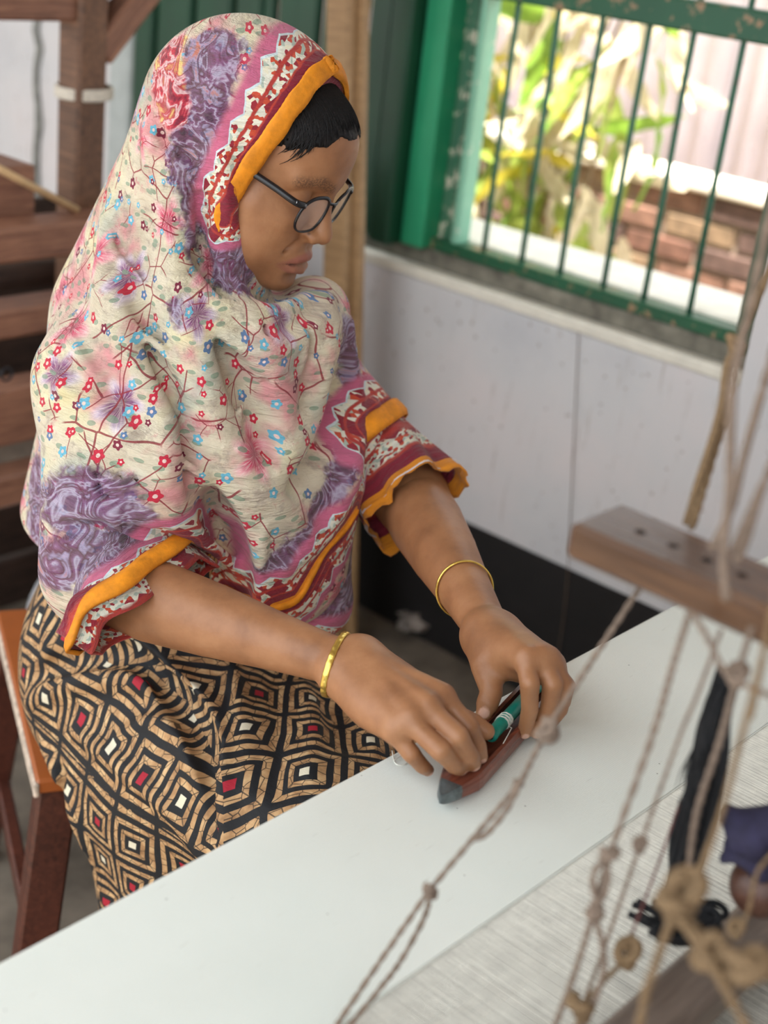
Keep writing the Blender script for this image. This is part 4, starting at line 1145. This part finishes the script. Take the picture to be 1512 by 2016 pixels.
    # little five-petalled flowers in red, blue and maroon
    for (scl, off, thr, R) in ((44.0, (2, 2, 0), 0.62, .0056), (36.0, (5, 9, 0), 0.70, .0064), (62.0, (8, 3, 0), 0.72, .0036)):
        Q = nd(nt, 'Mapping', {'Vector': P, 'Location': off}).outputs[0]
        vf = nd(nt, 'TexVoronoi', {'Vector': Q, 'Scale': scl, 'Randomness': 0.85}, voronoi_dimensions='2D', feature='F1')
        lo_ = nd(nt, 'VectorMath', {0: Q, 1: vf.outputs['Position']}, operation='SUBTRACT').outputs[0]
        s2 = nd(nt, 'SeparateXYZ', {0: lo_}); r2 = nd(nt, 'VectorMath', {0: lo_}, operation='LENGTH').outputs['Value']
        t2 = ma(nt, 'ARCTAN2', s2.outputs[1], s2.outputs[0])
        pr = ma(nt, 'MULTIPLY', R, ma(nt, 'ADD', 0.80, ma(nt, 'MULTIPLY', ma(nt, 'COSINE', ma(nt, 'MULTIPLY', t2, 5.0)), 0.13)))
        fc = nd(nt, 'SeparateColor', {0: vf.outputs['Color']})
        on = ma(nt, 'MULTIPLY', ma(nt, 'LESS_THAN', r2, pr), ma(nt, 'GREATER_THAN', fc.outputs[0], thr))
        col = ramp(nt, fc.outputs[1], [(0.0, srgb(196, 34, 60)), (0.42, srgb(120, 24, 52)), (0.58, srgb(104, 176, 200)), (0.85, srgb(90, 120, 160))], 'CONSTANT')
        col = mix(nt, ma(nt, 'LESS_THAN', r2, R*0.28), col, srgb(232, 200, 190))
        c = mix(nt, on, c, col)
    # border: distance from the free edge picks the band
    d = ma(nt, 'ADD', d0, ma(nt, 'MULTIPLY', ma(nt, 'SUBTRACT', noise(nt, P, 26.0, 3, 0.6).outputs[0], 0.5), 0.010))
    sw_ = nd(nt, 'TexNoise', {'Vector': Pd, 'Scale': 34.0, 'Detail': 3.0, 'Distortion': 1.5})
    pais = ramp(nt, sw_.outputs[0], [(0.30, srgb(62, 30, 56)), (0.41, srgb(104, 64, 98)), (0.46, srgb(170, 160, 184)), (0.50, srgb(118, 78, 116)), (0.57, srgb(82, 34, 60)), (0.63, srgb(150, 138, 170)), (0.72, srgb(190, 110, 90))])
    mo = nd(nt, 'TexVoronoi', {'Vector': Pd, 'Scale': 260.0}, voronoi_dimensions='2D', feature='F1')
    mc = nd(nt, 'SeparateColor', {0: mo.outputs['Color']})
    motif = ramp(nt, mc.outputs[0], [(0.0, srgb(226, 224, 208)), (0.42, srgb(196, 74, 46)), (0.60, srgb(150, 30, 46)), (0.74, srgb(176, 190, 176)), (0.88, srgb(232, 226, 200))], 'CONSTANT')
    zz = nd(nt, 'TexVoronoi', {'Vector': P, 'Scale': 24.0}, voronoi_dimensions='2D', feature='F1', distance='MANHATTAN')
    motif = mix(nt, ma(nt, 'LESS_THAN', zz.outputs['Distance'], 0.28), motif, srgb(138, 22, 44))
    pink = mix(nt, noise(nt, P, 40, 2, 0.5).outputs[0], srgb(214, 106, 134), srgb(176, 92, 128))
    def below(x, e=0.0012): return ma(nt, 'SUBTRACT', 1.0, sstep(nt, d, x-e, x+e))
    soft = ma(nt, 'ADD', d, ma(nt, 'MULTIPLY', ma(nt, 'SUBTRACT', noise(nt, P, 16.0, 3, 0.6).outputs[0], 0.5), 0.07))
    wn = ma(nt, 'MULTIPLY', ma(nt, 'SUBTRACT', noise(nt, P, 24.0, 4, 0.7).outputs[0], 0.5), 0.055)
    zp = ma(nt, 'ADD', nd(nt, 'Attribute', attribute_name='purple').outputs['Fac'], wn)
    c = mix(nt, ma(nt, 'MULTIPLY', ma(nt, 'SUBTRACT', 1.0, sstep(nt, zp, -0.004, 0.006)), 0.92), c, pais)
    zs = ma(nt, 'ADD', nd(nt, 'Attribute', attribute_name='scroll').outputs['Fac'], ma(nt, 'MULTIPLY', wn, 0.6))
    scr = ramp(nt, sw_.outputs[0], [(0.36, srgb(120, 20, 46)), (0.45, srgb(196, 44, 62)), (0.5, srgb(232, 196, 196)), (0.56, srgb(176, 30, 54)), (0.66, srgb(230, 200, 120))])
    c = mix(nt, ma(nt, 'MULTIPLY', ma(nt, 'SUBTRACT', 1.0, sstep(nt, zs, -0.003, 0.003)), 0.95), c, scr)
    c = mix(nt, below(0.078, 0.008), c, pink)
    zig = ma(nt, 'ADD', d, ma(nt, 'MULTIPLY', ma(nt, 'PINGPONG', ma(nt, 'ADD', nd(nt, 'SeparateXYZ', {0: P}).outputs[0], nd(nt, 'SeparateXYZ', {0: P}).outputs[1]), 0.020), 0.6))
    c = mix(nt, ma(nt, 'LESS_THAN', zig, 0.066), c, srgb(206, 220, 224))
    c = mix(nt, ma(nt, 'LESS_THAN', zig, 0.063), c, motif)
    c = mix(nt, below(0.043), c, srgb(178, 52, 44))
    c = mix(nt, below(0.037), c, motif)
    c = mix(nt, below(0.024), c, srgb(186, 62, 48))
    c = mix(nt, below(0.021), c, srgb(132, 22, 46))
    c = mix(nt, ma(nt, 'LESS_THAN', d0, 0.010), c, srgb(226, 140, 20))
    nt.links.new(c, b.inputs['Base Color']); b.inputs['Roughness'].default_value = 0.8
    b.inputs['Sheen Weight'].default_value = 0.15
    cr = noise(nt, nd(nt, 'Mapping', {'Vector': P, 'Rotation': (0, 0, 0.8), 'Scale': (1, 4.5, 1)}).outputs[0], 22.0, 5, 0.65, 0.4)
    cr2 = noise(nt, nd(nt, 'Mapping', {'Vector': P, 'Rotation': (0, 0, -0.5), 'Scale': (1, 3.2, 1)}).outputs[0], 48.0, 4, 0.6, 0.3)
    bump(nt, b, ma(nt, 'ADD', cr.outputs[0], ma(nt, 'MULTIPLY', cr2.outputs[0], 0.4)), 0.8, 0.011)
    return m
SHAWL = shawl_material('floral_shawl')
shawl = link('shawl', sme, SHAWL, person); shawl['label'] = 'cream floral shawl with purple paisley border and marigold hem'
def band(name, path, wdt, thick, mat, parent, f, up=None, taper=True):
    """flat hem band lying on the surface f along path"""
    P = smooth_path(path, 5); bm = bmesh.new(); rings = []; n = len(P); e = .003
    for i, p in enumerate(P):
        t = P[min(i+1, n-1)]-P[max(i-1, 0)]; t = t/np.linalg.norm(t)
        pts = np.array([p+V(e, 0, 0), p-V(e, 0, 0), p+V(0, e, 0), p-V(0, e, 0), p+V(0, 0, e), p-V(0, 0, e)])
        g = f(pts); nn = V(g[0]-g[1], g[2]-g[3], g[4]-g[5]); nn = nn/(np.linalg.norm(nn)+1e-9)
        s = np.cross(t, nn); s = s/np.linalg.norm(s)
        w_ = wdt*(1+.06*math.sin(i*.5)+.02*math.sin(i*2.9)); rings.append([bm.verts.new(p+s*w_*a+nn*b_) for a, b_ in ((-.5, -.002), (-.48, thick*0.8), (-.2, thick*1.15), (.15, thick*.95+.0004*math.sin(i*1.9)), (.48, thick*0.8), (.5, -.002))])
    for a, c in zip(rings, rings[1:]):
        for j in range(5): bm.faces.new((a[j], a[j+1], c[j+1], c[j]))
    bm.faces.new(rings[0]); bm.faces.new(rings[-1][::-1])
    return from_bm(name, bm, mat, parent, True)
band('face_hem', edge_r[:18], .019, .003, ORANGE, shawl, base)
if len(edge_l) > 1: band('face_hem', edge_l[:18], .019, .003, ORANGE, shawl, base)
if len(hemB) > 1: band('lower_hem', hemB, .006, .003, ORANGE, shawl, sw)
def ring_band(name, rings, mat, parent):
    N = len(rings[0]); K = len(rings); vv = np.concatenate([np.array(r_) for r_ in rings])
    ff = np.array([(k*N+j, k*N+(j+1) % N, (k+1)*N+(j+1) % N, (k+1)*N+j) for k in range(K-1) for j in range(N)])
    me = np_mesh(name, vv, ff); o = link(name, me, mat, parent)
    md = o.modifiers.new('thickness', 'SOLIDIFY'); md.thickness = .0022; md.offset = 0
    return o, vv
hc_ = LSH*0.40+LEL*0.60
sc = lambda r_, k, s_: [hc_+(q-hc_)*k+lax*s_ for q in r_[:-1]]
ring_band('lower_hem', [sc(hemC, 1.0, -.010), sc(hemC, 1.035, -.008), sc(hemC, 1.05, .000), sc(hemC, 1.05, .008), sc(hemC, 1.0, .013)], ORANGE, shawl)
cr_ = [cuff_ring(t) for t in np.linspace(0, 1, 14)]
o, vv = ring_band('shawl_cuff', cr_, None, shawl)
me = o.data; me.materials.append(SHAWL); tt = np.repeat(np.linspace(0, 1, 14), 72)
fattr(me, 'hem', (1-tt)*.13+.016); vattr(me, 'pat', np.stack([np.tile(np.arange(72)/72*.5, 14), tt*.12, 0*tt], 1)); fattr(me, 'purple', np.where(tt < .55, -.02, .02)); fattr(me, 'scroll', np.full(len(tt), .5))
up = lambda t, g: cuff_ring(t, g)
ring_band('cuff_hem', [up(1.02, .000), up(1.02, .004), up(.94, .0065), up(.84, .006), up(.76, .003)], ORANGE, o)
inner = [[q+cn*s_ for q in cuff_ring(.98, -.006-s_*.12)] for s_ in (-.02, .0, .010, .020)]
o2, vv = ring_band('kameez_cuff', inner, None, person); me = o2.data; me.materials.append(SHAWL)
tt = np.repeat([0, .4, .7, 1.0], 72); fattr(me, 'hem', .018+.022*tt); vattr(me, 'pat', np.stack([np.tile(np.arange(72)/72*.5, 4), tt*.04, 0*tt], 1)); fattr(me, 'purple', np.full(len(tt), .5)); fattr(me, 'scroll', np.full(len(tt), .5))
# ------------------------------------------------------------------ glasses
def glasses():
    root = empty('eyeglasses', H(0, .10, -.004)); tag(root, 'black-rimmed eyeglasses with clear lenses worn low on the nose', 'glasses')
    RIM = plain('black_acetate', srgb(24, 24, 28), 0.25, 0.2, 40, bumps=0)
    m, nt, b = new_mat('lens_glass'); b.inputs['Base Color'].default_value = (0.95, 0.97, 0.97, 1); b.inputs['Roughness'].default_value = 0.02
    b.inputs['Alpha'].default_value = 0.16; b.inputs['Specular IOR Level'].default_value = 0.8
    tilt = 0.10                                              # pantoscopic tilt
    def lens_pt(s, a, k=1.0):
        ca, sa = math.cos(a), math.sin(a)
        rx, ry = .0245*k, (.0205 if sa > 0 else .0215)*k
        x = s*(.0325+rx*np.sign(ca)*abs(ca)**0.86); y = -.008+ry*np.sign(sa)*abs(sa)**0.86
        return H(x, .0985-((abs(x)-.02)*0.20 if abs(x) > .02 else 0)-tilt*(.010-y)*0.9+.004, y)
    for s in (1, -1):
        N = 40; P = [lens_pt(s, 2*math.pi*i/N) for i in range(N)]
        bm = bmesh.new()
        n = len(P); rings = []
        for i in range(n):
            t = P[(i+1) % n]-P[i-1]; t = Vector(t/np.linalg.norm(t)); w = Vector(hf); u = t.cross(w).normalized()
            rt = .0021 if math.sin(2*math.pi*i/N) > 0.2 else .0011
            rings.append([bm.verts.new(Vector(P[i])+u*math.cos(a)*rt+w*math.sin(a)*.0016) for a in np.linspace(0, 2*math.pi, 9)[:-1]])
        for i in range(n):
            a, c = rings[i], rings[(i+1) % n]
            for j in range(8): bm.faces.new((a[j], a[(j+1) % 8], c[(j+1) % 8], c[j]))
        rim = from_bm('rim', bm, RIM, root, True)
        bm = bmesh.new(); cen = bm.verts.new(Vector(lens_pt(s, 0, 0))+Vector(hf)*.0022)
        ring = [bm.verts.new(Vector(lens_pt(s, 2*math.pi*i/N, .97))) for i in range(N)]
        mid = [bm.verts.new(Vector(lens_pt(s, 2*math.pi*i/N, .55))+Vector(hf)*.0017) for i in range(N)]
        for i in range(N):
            bm.faces.new((cen, mid[i], mid[(i+1) % N])); bm.faces.new((mid[i], ring[i], ring[(i+1) % N], mid[(i+1) % N]))
        from_bm('lens', bm, m, rim, True)
        h0 = lens_pt(s, math.radians(32)); h0b = H(s*.0655, .088, .006)
        tube('temple', smooth_path([h0, h0b, H(s*.0715, .060, .010), H(s*.0765, .015, .012), H(s*.078, -.010, .008), H(s*.077, -.024, -.012)], 5), .0022, RIM, root, 8, 1.6)
        tube('hinge', [h0, h0b], .0026, plain('hinge_metal', srgb(170, 170, 172), 0.3, 0.1, 40, metal=0.8), root, 8)
    tube('bridge', smooth_path([lens_pt(1, math.radians(150)), H(0, .1045, .002), lens_pt(-1, math.radians(150))], 5), .0016, RIM, root, 8)
glasses()
# ------------------------------------------------------------------ bangles
GOLD = plain('gold', srgb(232, 200, 104), 0.28, 0.15, 90, metal=0.9, bumps=0.3)
def bangle(name, label, c, axis, f, pad, wdt, ridges):
    root = empty(name, c); tag(root, label, 'bangle')
    ax = np.array(axis)/np.linalg.norm(axis); N = 96; R_ = ring_about(c, ax, f, N, .008, .06, pad); bm = bmesh.new(); rings = []
    for i in range(N):
        q = R_[i]; o = (q-c)/np.linalg.norm(q-c); g = .0006 if (i//2) % 2 and ridges else 0
        rings.append([bm.verts.new(q+o*(g+b_*.0010)+ax*a_*wdt) for a_, b_ in ((-.5, 0), (-.35, 1), (.35, 1), (.5, 0), (.35, -1), (-.35, -1))])
    for i in range(N):
        a, b = rings[i], rings[(i+1) % N]
        for j in range(6): bm.faces.new((a[j], a[(j+1) % 6], b[(j+1) % 6], b[j]))
    from_bm('band', bm, GOLD, root, True)
fR = (RW-REL)/np.linalg.norm(RW-REL); fL = (LW-LEL)/np.linalg.norm(LW-LEL)
bangle('gold_bangle', 'wide ridged gold bangle on the wrist guiding the shuttle tip', RW-fR*.014, fR+V(.22, 0, -.10), RHS, .0016, .0062, True)
bangle('gold_bangle', 'thin plain gold bangle pushed up the other forearm', LW-fL*.085, fL+V(-.1, 0, .25), LHS, .0018, .0030, False)
# ------------------------------------------------------------------ shuttle
A_ = atz(866, 1580, ZC+.011); B_ = V(1.060, .634, ZC+.012)
sd = (B_-A_)/np.linalg.norm(B_-A_); sn = np.cross(V(0, 0, 1), sd); SL = np.linalg.norm(B_-A_)
sh_ = empty('weaving_shuttle', (A_+B_)/2-V(0, 0, .012)); tag(sh_, 'boat-shaped reddish wooden shuttle with grey metal tips held on the white cloth', 'shuttle')
def shuttle_part(name, t0, t1, mat, hollow):
    bm = bmesh.new(); N = 30; rings = []
    for i in range(N+1):
        t = t0+(t1-t0)*i/N; k = min(t, 1-t)
        tp = min(1.0, (k/.17))**0.62 if k > 0 else 0.02; tp = max(tp, .05)
        wdt, hgt = .0185*tp, .0115*(0.35+0.65*tp)
        c = A_+sd*SL*t+V(0, 0, .0035*(1-tp))
        cav = hollow and .20 < t < .80
        hw = wdt*0.66; pr = []
        pr += [(-wdt*.55, -hgt), (-wdt, -hgt*.35), (-wdt*.98, hgt*.55), (-wdt*.86, hgt)]
        pr += [(-hw, hgt), (-hw, hgt-(.016 if cav else 0)), (hw, hgt-(.016 if cav else 0)), (hw, hgt)]
        pr += [(wdt*.86, hgt), (wdt*.98, hgt*.55), (wdt, -hgt*.35), (wdt*.55, -hgt)]
        rings.append([bm.verts.new(c+sn*a+V(0, 0, b)) for a, b in pr])
    n = len(rings[0])
    for a, b in zip(rings, rings[1:]):
        for j in range(n): bm.faces.new((a[j], a[(j+1) % n], b[(j+1) % n], b[j]))
    bm.faces.new(rings[0]); bm.faces.new(rings[-1][::-1])
    return from_bm(name, bm, mat, sh_)
SHW = wood('shuttle_wood', srgb(78, 36, 28), srgb(150, 82, 60), 'X', 0.35, 14)
shuttle_part('body', .075, .925, SHW, True)
TIP = plain('grey_metal_tip', srgb(104, 112, 114), 0.45, 0.35, 120, metal=0.6)
shuttle_part('metal_tip', .0, .077, TIP, False); shuttle_part('metal_tip', .923, 1.0, TIP, False)
b0 = A_+sd*SL*.38+V(0, 0, .0145); b1 = A_+sd*SL*.80+V(0, 0, .0135)
TEAL = plain('teal_plastic', srgb(24, 138, 122), 0.35, 0.25, 60)
bob = empty('teal_bobbin', b0); tag(bob, 'teal plastic bobbin wound with a little white thread in the shuttle', 'bobbin')
bm = tube_bm([b0, b0+sd*.0015, b0+sd*.010, b0*.5+b1*.5, b1], [.0050, .0066, .0062, .0064, .0068], 18)
from_bm('spool', bm, TEAL, bob, True)
tube('spool_bore', [b0-sd*.0006, b0+sd*.001], .0036, HOLE, bob, 14)
wp = []
for i in range(60):
    a = i*0.62; q = b0+sd*(.026+.012*i/60+.002*math.sin(a*.5)); wp.append(q+sn*.0069*math.cos(a)+V(0, 0, .0069)*math.sin(a))
tube('white_thread', wp+[b0+sd*.024-sn*.011+V(0, 0, .001), A_+sd*SL*.36-sn*.0135+V(0, 0, .010)], .00042, WARP_M, bob, 5)
# loose curl of weft on the cloth
tube('loose_thread', smooth_path([atz(772, 1478, ZC+.001), atz(778, 1502, ZC+.001), atz(795, 1506, ZC+.001), atz(802, 1495, ZC+.001), atz(790, 1488, ZC+.002), atz(776, 1497, ZC+.002)], 6), .0005, WARP_M, cl, 5)

# ------------------------------------------------------------------ kameez
km = Sdf()
km.u(Ell(V(.985, 1.175, .615), (.140, .150, .145)), 0)
km.u(Chain([V(.985, 1.10, .80), V(.985, 1.13, .70)], [.110, .128]), .06)
km.u(Chain([V(.935, 1.14, .575), V(.905, .95, .60), V(.89, .72, .60)], [.098, .092, .085]), .07)
km.u(Chain([V(1.055, 1.16, .575), V(1.08, .95, .60), V(1.08, .72, .60)], [.105, .095, .085]), .07)
km.u(Chain([V(.98, 1.1, .60), V(.98, .73, .60)], [.09, .07]), .08)
km.u(Chain([V(.895, 1.0, .52), V(.890, .88, .38), V(.885, .84, .12)], [.082, .085, .090]), .08)
km.u(Chain([V(1.09, .9, .50), V(1.09, .80, .30), V(1.09, .80, .12)], [.085, .085, .09]), .06)
km.u(Chain([V(.905, 1.08, .53), V(.885, 1.02, .36), V(.88, .95, .14)], [.065, .055, .055]), .06)
km.s_(Fun(lambda P: P[:, 2]-.035), .004)
km.u(Ell(V(.985, 1.18, .50), (.01, .01, .01)), 0)
kb = Sdf(); kb.ops = list(km.ops)
def zcut(P): return P[:, 2]-.03
ridge([(235, 1245), (300, 1310), (370, 1380), (415, 1470), (440, 1560), (440, 1660)], .014, .026)
ridge([(60, 1380), (150, 1340), (250, 1335), (330, 1370)], .010, .022)
ridge([(150, 1440), (230, 1500), (330, 1590), (400, 1690)], .006, .020)
ridge([(90, 1470), (150, 1600), (190, 1720), (230, 1800)], .009, .020)
ridge([(240, 1450), (300, 1420), (350, 1450), (390, 1540)], .006, .016)
ridge([(460, 1320), (480, 1430), (490, 1560)], .005, .018)
ridge([(600, 1350), (620, 1440), (610, 1530)], .005, .018)
ridge([(690, 1390), (720, 1440), (740, 1480)], .005, .016)
ridge([(105, 1180), (95, 1260), (100, 1330)], .007, .018)
groove([(250, 1270), (320, 1340), (385, 1420), (420, 1520), (425, 1640)], .009, .018)
groove([(70, 1330), (150, 1300), (240, 1290), (300, 1320)], .008, .018)
groove([(120, 1520), (160, 1640), (200, 1760)], .006, .016)
groove([(540, 1330), (550, 1440), (545, 1560)], .005, .016)
groove([(650, 1380), (680, 1470)], .005, .014)
apply_folds(km, kb)
v2, q2 = surface_net(km, V(.66, .60, .0), V(1.26, 1.40, .93), .0050)
kme = np_mesh('kameez', v2, q2)
# pattern coordinates: along the thigh and round it; the side panel hangs on the bias
dz = v2[:, 2]-.60; dx = v2[:, 0]-.975
aa = np.arctan2(dx, np.maximum(dz, -.5)+.02)
arc = np.where(dz > -.02, aa*0.13, np.sign(dx)*(0.13*1.45+(-.02-dz)))
pu = v2[:, 1]; pv = arc
fold = on_shawl([(235, 1245), (300, 1310), (370, 1380), (415, 1470), (440, 1560), (440, 1660)], km)
side = np.full(len(v2), 0.0)
q_ = (v2-CAM) @ RC.T
fx = np.array(fold)
# which side of the overlapping edge of the front panel a point lies on, measured in the plane of the cloth
order = np.argsort(fx[:, 1])
side = np.clip((np.interp(v2[:, 1], fx[order, 1], fx[order, 0])-v2[:, 0])/.006+.5, 0, 1)
side = np.where(v2[:, 2] < .50, 1.0, side)
vattr(kme, 'pat', np.stack([pu, pv, np.zeros(len(v2))], 1)); fattr(kme, 'side', side)
def kameez_material():
    m, nt, b = new_mat('diamond_print_cotton')
    P0 = nd(nt, 'Attribute', attribute_name='pat').outputs['Vector']
    wb_ = noise(nt, P0, 9.0, 2, 0.5)
    P = nd(nt, 'VectorMath', {0: P0, 1: nd(nt, 'VectorMath', {0: wb_.outputs['Color'], 1: (0.024, 0.024, 0)}, operation='MULTIPLY').outputs[0]}, operation='ADD').outputs[0]
    Pr = nd(nt, 'Mapping', {'Vector': P, 'Rotation': (0, 0, 0.72), 'Scale': (1.0, 1.0, 1)}).outputs[0]
    sd_ = nd(nt, 'Attribute', attribute_name='side').outputs['Fac']
    mx = nt.nodes.new('ShaderNodeMix'); mx.data_type = 'VECTOR'
    nt.links.new(ma(nt, 'LESS_THAN', sd_, 0.5), mx.inputs[0]); nt.links.new(P, mx.inputs[4]); nt.links.new(Pr, mx.inputs[5])
    Q = nd(nt, 'VectorMath', {0: mx.outputs[1], 3: 16.0}, operation='SCALE').outputs[0]
    s = nd(nt, 'SeparateXYZ', {0: Q})
    fx_ = ma(nt, 'ABSOLUTE', ma(nt, 'SUBTRACT', ma(nt, 'FRACT', s.outputs[0]), 0.5)); fy_ = ma(nt, 'ABSOLUTE', ma(nt, 'SUBTRACT', ma(nt, 'FRACT', s.outputs[1]), 0.5))
    mxx = ma(nt, 'MAXIMUM', fx_, fy_)
    par = ma(nt, 'PINGPONG', ma(nt, 'ADD', ma(nt, 'FLOOR', s.outputs[0]), ma(nt, 'FLOOR', s.outputs[1])), 1.0)
    cen = mix(nt, ma(nt, 'GREATER_THAN', ma(nt, 'ABSOLUTE', par), 0.5), srgb(168, 24, 46), srgb(222, 214, 190))
    n = noise(nt, P, 60.0, 3, 0.6)
    tan = ramp(nt, n.outputs[0], [(0.3, srgb(142, 104, 68)), (0.5, srgb(186, 146, 102)), (0.7, srgb(214, 180, 134))])
    # woven-cane pieces: thin dark outlines
    ve = nd(nt, 'TexVoronoi', {'Vector': Q, 'Scale': 5.2, 'Randomness': 0.75}, voronoi_dimensions='2D', feature='DISTANCE_TO_EDGE')
    tan = mix(nt, ma(nt, 'MULTIPLY', ma(nt, 'LESS_THAN', ve.outputs['Distance'], 0.035), 0.85), tan, srgb(40, 32, 28))
    BLK = srgb(17, 19, 24)
    dgl = ma(nt, 'LESS_THAN', ma(nt, 'ABSOLUTE', ma(nt, 'SUBTRACT', fx_, fy_)), 0.012)
    tan = mix(nt, ma(nt, 'MULTIPLY', dgl, 0.8), tan, srgb(40, 32, 28))
    c = mix(nt, ma(nt, 'LESS_THAN', mxx, 0.440), BLK, tan)
    c = mix(nt, ma(nt, 'LESS_THAN', mxx, 0.345), c, BLK)
    c = mix(nt, ma(nt, 'LESS_THAN', mxx, 0.255), c, tan)
    c = mix(nt, ma(nt, 'LESS_THAN', mxx, 0.165), c, BLK)
    c = mix(nt, ma(nt, 'LESS_THAN', mxx, 0.075), c, cen)
    nt.links.new(c, b.inputs['Base Color']); b.inputs['Roughness'].default_value = 0.75
    cr = noise(nt, nd(nt, 'Mapping', {'Vector': P0, 'Scale': (1, 3, 1), 'Rotation': (0, 0, 0.5)}).outputs[0], 24.0, 4, 0.6)
    bump(nt, b, cr.outputs[0], 0.35, 0.007)
    return m
kam = link('kameez', kme, kameez_material(), person); kam['label'] = 'black and tan tunic printed with nested squares'
# left sleeve of the kameez: flared, with a ragged marigold hem
def sleeve():
    ax0, ax1 = LSH*0.42+LEL*0.58, LEL+(LW-LEL)*0.075
    d = (LEL-ax0)/np.linalg.norm(LEL-ax0); N = 64; K = 22; vv = []; tt = []; pp = []
    dirE = fL*0.55+d*0.45; dirE /= np.linalg.norm(dirE)
    for k in range(K+1):
        t = k/K; c = ax0*(1-t)+ax1*t + V(.0, -.004, 0)*math.sin(t*3.1)
        ax = d*(1-t)+dirE*t; ax /= np.linalg.norm(ax); u, w_ = [np.array(q) for q in frame_of(ax)]
        for j in range(N):
            a = 2*math.pi*j/N
            r = .050+.012*t+.0055*t*math.sin(a*5+t*2)+.004*t*math.sin(a*9+1)
            rag = (.007*math.sin(a*3+.5)+.003*math.sin(a*17)) if k == K else 0
            vv.append(c+(u*math.cos(a)+w_*math.sin(a))*r+ax*rag); tt.append(t); pp.append((a*.055, t*.15, 0))
    ff = []
    for k in range(K):
        for j in range(N): ff.append((k*N+j, k*N+(j+1) % N, (k+1)*N+(j+1) % N, (k+1)*N+j))
    me = np_mesh('kameez_sleeve', np.array(vv), np.array(ff))
    L = np.linalg.norm(ax1-ax0)
    fattr(me, 'hem', (1-np.array(tt))*L*0.48+.002); vattr(me, 'pat', pp); fattr(me, 'purple', np.full(len(vv), .5)); fattr(me, 'scroll', np.full(len(vv), .5))
    o = link('kameez_sleeve', me, SHAWL, person); md = o.modifiers.new('thickness', 'SOLIDIFY'); md.thickness = .002; md.offset = -1
    o['label'] = 'flared sleeve with ragged marigold hem'
    # pale selvedge strip near the hem
    k = K-1
    strip = [vv[k*N+j] + (vv[k*N+j]-(ax0*(1-k/K)+ax1*k/K))*0.035 for j in range(N)]+[vv[k*N]]
    bm = bmesh.new(); n = len(strip); rows = []
    for i, p in enumerate(strip):
        ax = dirE; rows.append([bm.verts.new(p-ax*.0075), bm.verts.new(p+ax*.001)])
    for a, c in zip(rows, rows[1:]): bm.faces.new((a[0], a[1], c[1], c[0]))
    from_bm('selvedge', bm, plain('white_selvedge', srgb(214, 204, 202), 0.85, 0.15, 80), o, True)
sleeve()
# loose end of the shawl hanging in the lap
le = Sdf(); le.u(Chain([V(1.02, .965, .82), V(1.03, .935, .775), V(1.015, .925, .735)], [.050, .042, .022]), 0)
le.u(Seg(V(1.06, .96, .83), V(1.055, .935, .76), .035, .02), .02)
v3, q3 = surface_net(le, V(.93, .85, .68), V(1.15, 1.05, .90), .005)
lme = np_mesh('shawl_end', v3, q3); fattr(lme, 'hem', np.clip((v3[:, 2]-.722)*1.4, 0, 1)); fattr(lme, 'purple', np.full(len(v3), -.01)); fattr(lme, 'scroll', np.full(len(v3), .5))
vattr(lme, 'pat', np.stack([(v3[:, 0]-v3[:, 1])*.7, v3[:, 2], 0*v3[:, 0]], 1)); link('shawl_end', lme, SHAWL, person)
# white sack on the floor behind
sk = Sdf(); sk.u(Ell(V(1.60, 1.98, .13), (.20, .14, .15)), 0).u(Seg(V(1.55, 1.98, .24), V(1.48, 2.0, .34), .06, .03), .06).u(Ell(V(1.72, 1.95, .10), (.12, .11, .12)), .05)
rk2 = random.Random(4)
for i in range(26):
    a = rk2.uniform(0, 6.28); c = V(1.58+.17*math.cos(a), 1.97+.13*math.sin(a), rk2.uniform(.05, .3)); sk.s_(Seg(c, c+V(rk2.uniform(-.1, .1), rk2.uniform(-.1, .1), rk2.uniform(-.1, .1)), .012), .025)
sk.s_(Fun(lambda P: P[:, 2]), .002)
v4, q4 = surface_net(sk, V(1.30, 1.75, -.02), V(1.95, 2.2, .42), .009)
o = link('plastic_sack', np_mesh('plastic_sack', v4, q4), plain('white_plastic', srgb(222, 222, 226), 0.5, 0.08, 30)); tag(o, 'crumpled white plastic sack on the floor under the rear loom', 'sack')
# ------------------------------------------------------------------ navy rag and wooden knob on the batten
nr = Sdf(); q0 = atd(1490, 1650, .93)
nr.u(Ell(q0, (.022, .020, .017)), 0).u(Seg(q0, atd(1432, 1600, .93), .009, .006), .012).u(Seg(q0, atd(1425, 1690, .94), .010, .004), .012).u(Seg(q0, atd(1545, 1610, .92), .014, .012), .012).u(Seg(q0, atd(1500, 1715, .93), .012, .008), .01)
for i in range(14):
    a = i*1.9; nr.s_(Seg(q0+V(.03*math.cos(a), .02*math.sin(a), .02*math.sin(a*1.7)), q0+V(.02*math.cos(a+.8), .015*math.sin(a+1), -.01), .0025), .006)
v5, q5 = surface_net(nr, q0-.07, q0+.07, .0022)
o = link('navy_rag', np_mesh('navy_rag', v5, q5), plain('navy_cotton', srgb(44, 40, 66), 0.85, 0.3, 80, bumps=0.4)); tag(o, 'navy cotton rag knotted to the cords at the reed', 'rag')
kb_ = Sdf(); q1 = atd(1500, 1745, .95); kb_.u(Ell(q1, (.022, .022, .021)), 0).u(Seg(q1, q1+V(.02, -.03, -.004), .012, .012), .008)
kb_.s_(Seg(q1+V(.012, -.020, .014), q1+V(.02, -.022, -.02), .003), .004)
v6, q6 = surface_net(kb_, q1-.055, q1+.055, .003)
o = link('wooden_float', np_mesh('wooden_float', v6, q6), wood('knob_wood', srgb(60, 36, 28), srgb(98, 64, 50), 'X', 0.4)); tag(o, 'round brown wooden float hanging under the navy rag', 'float')
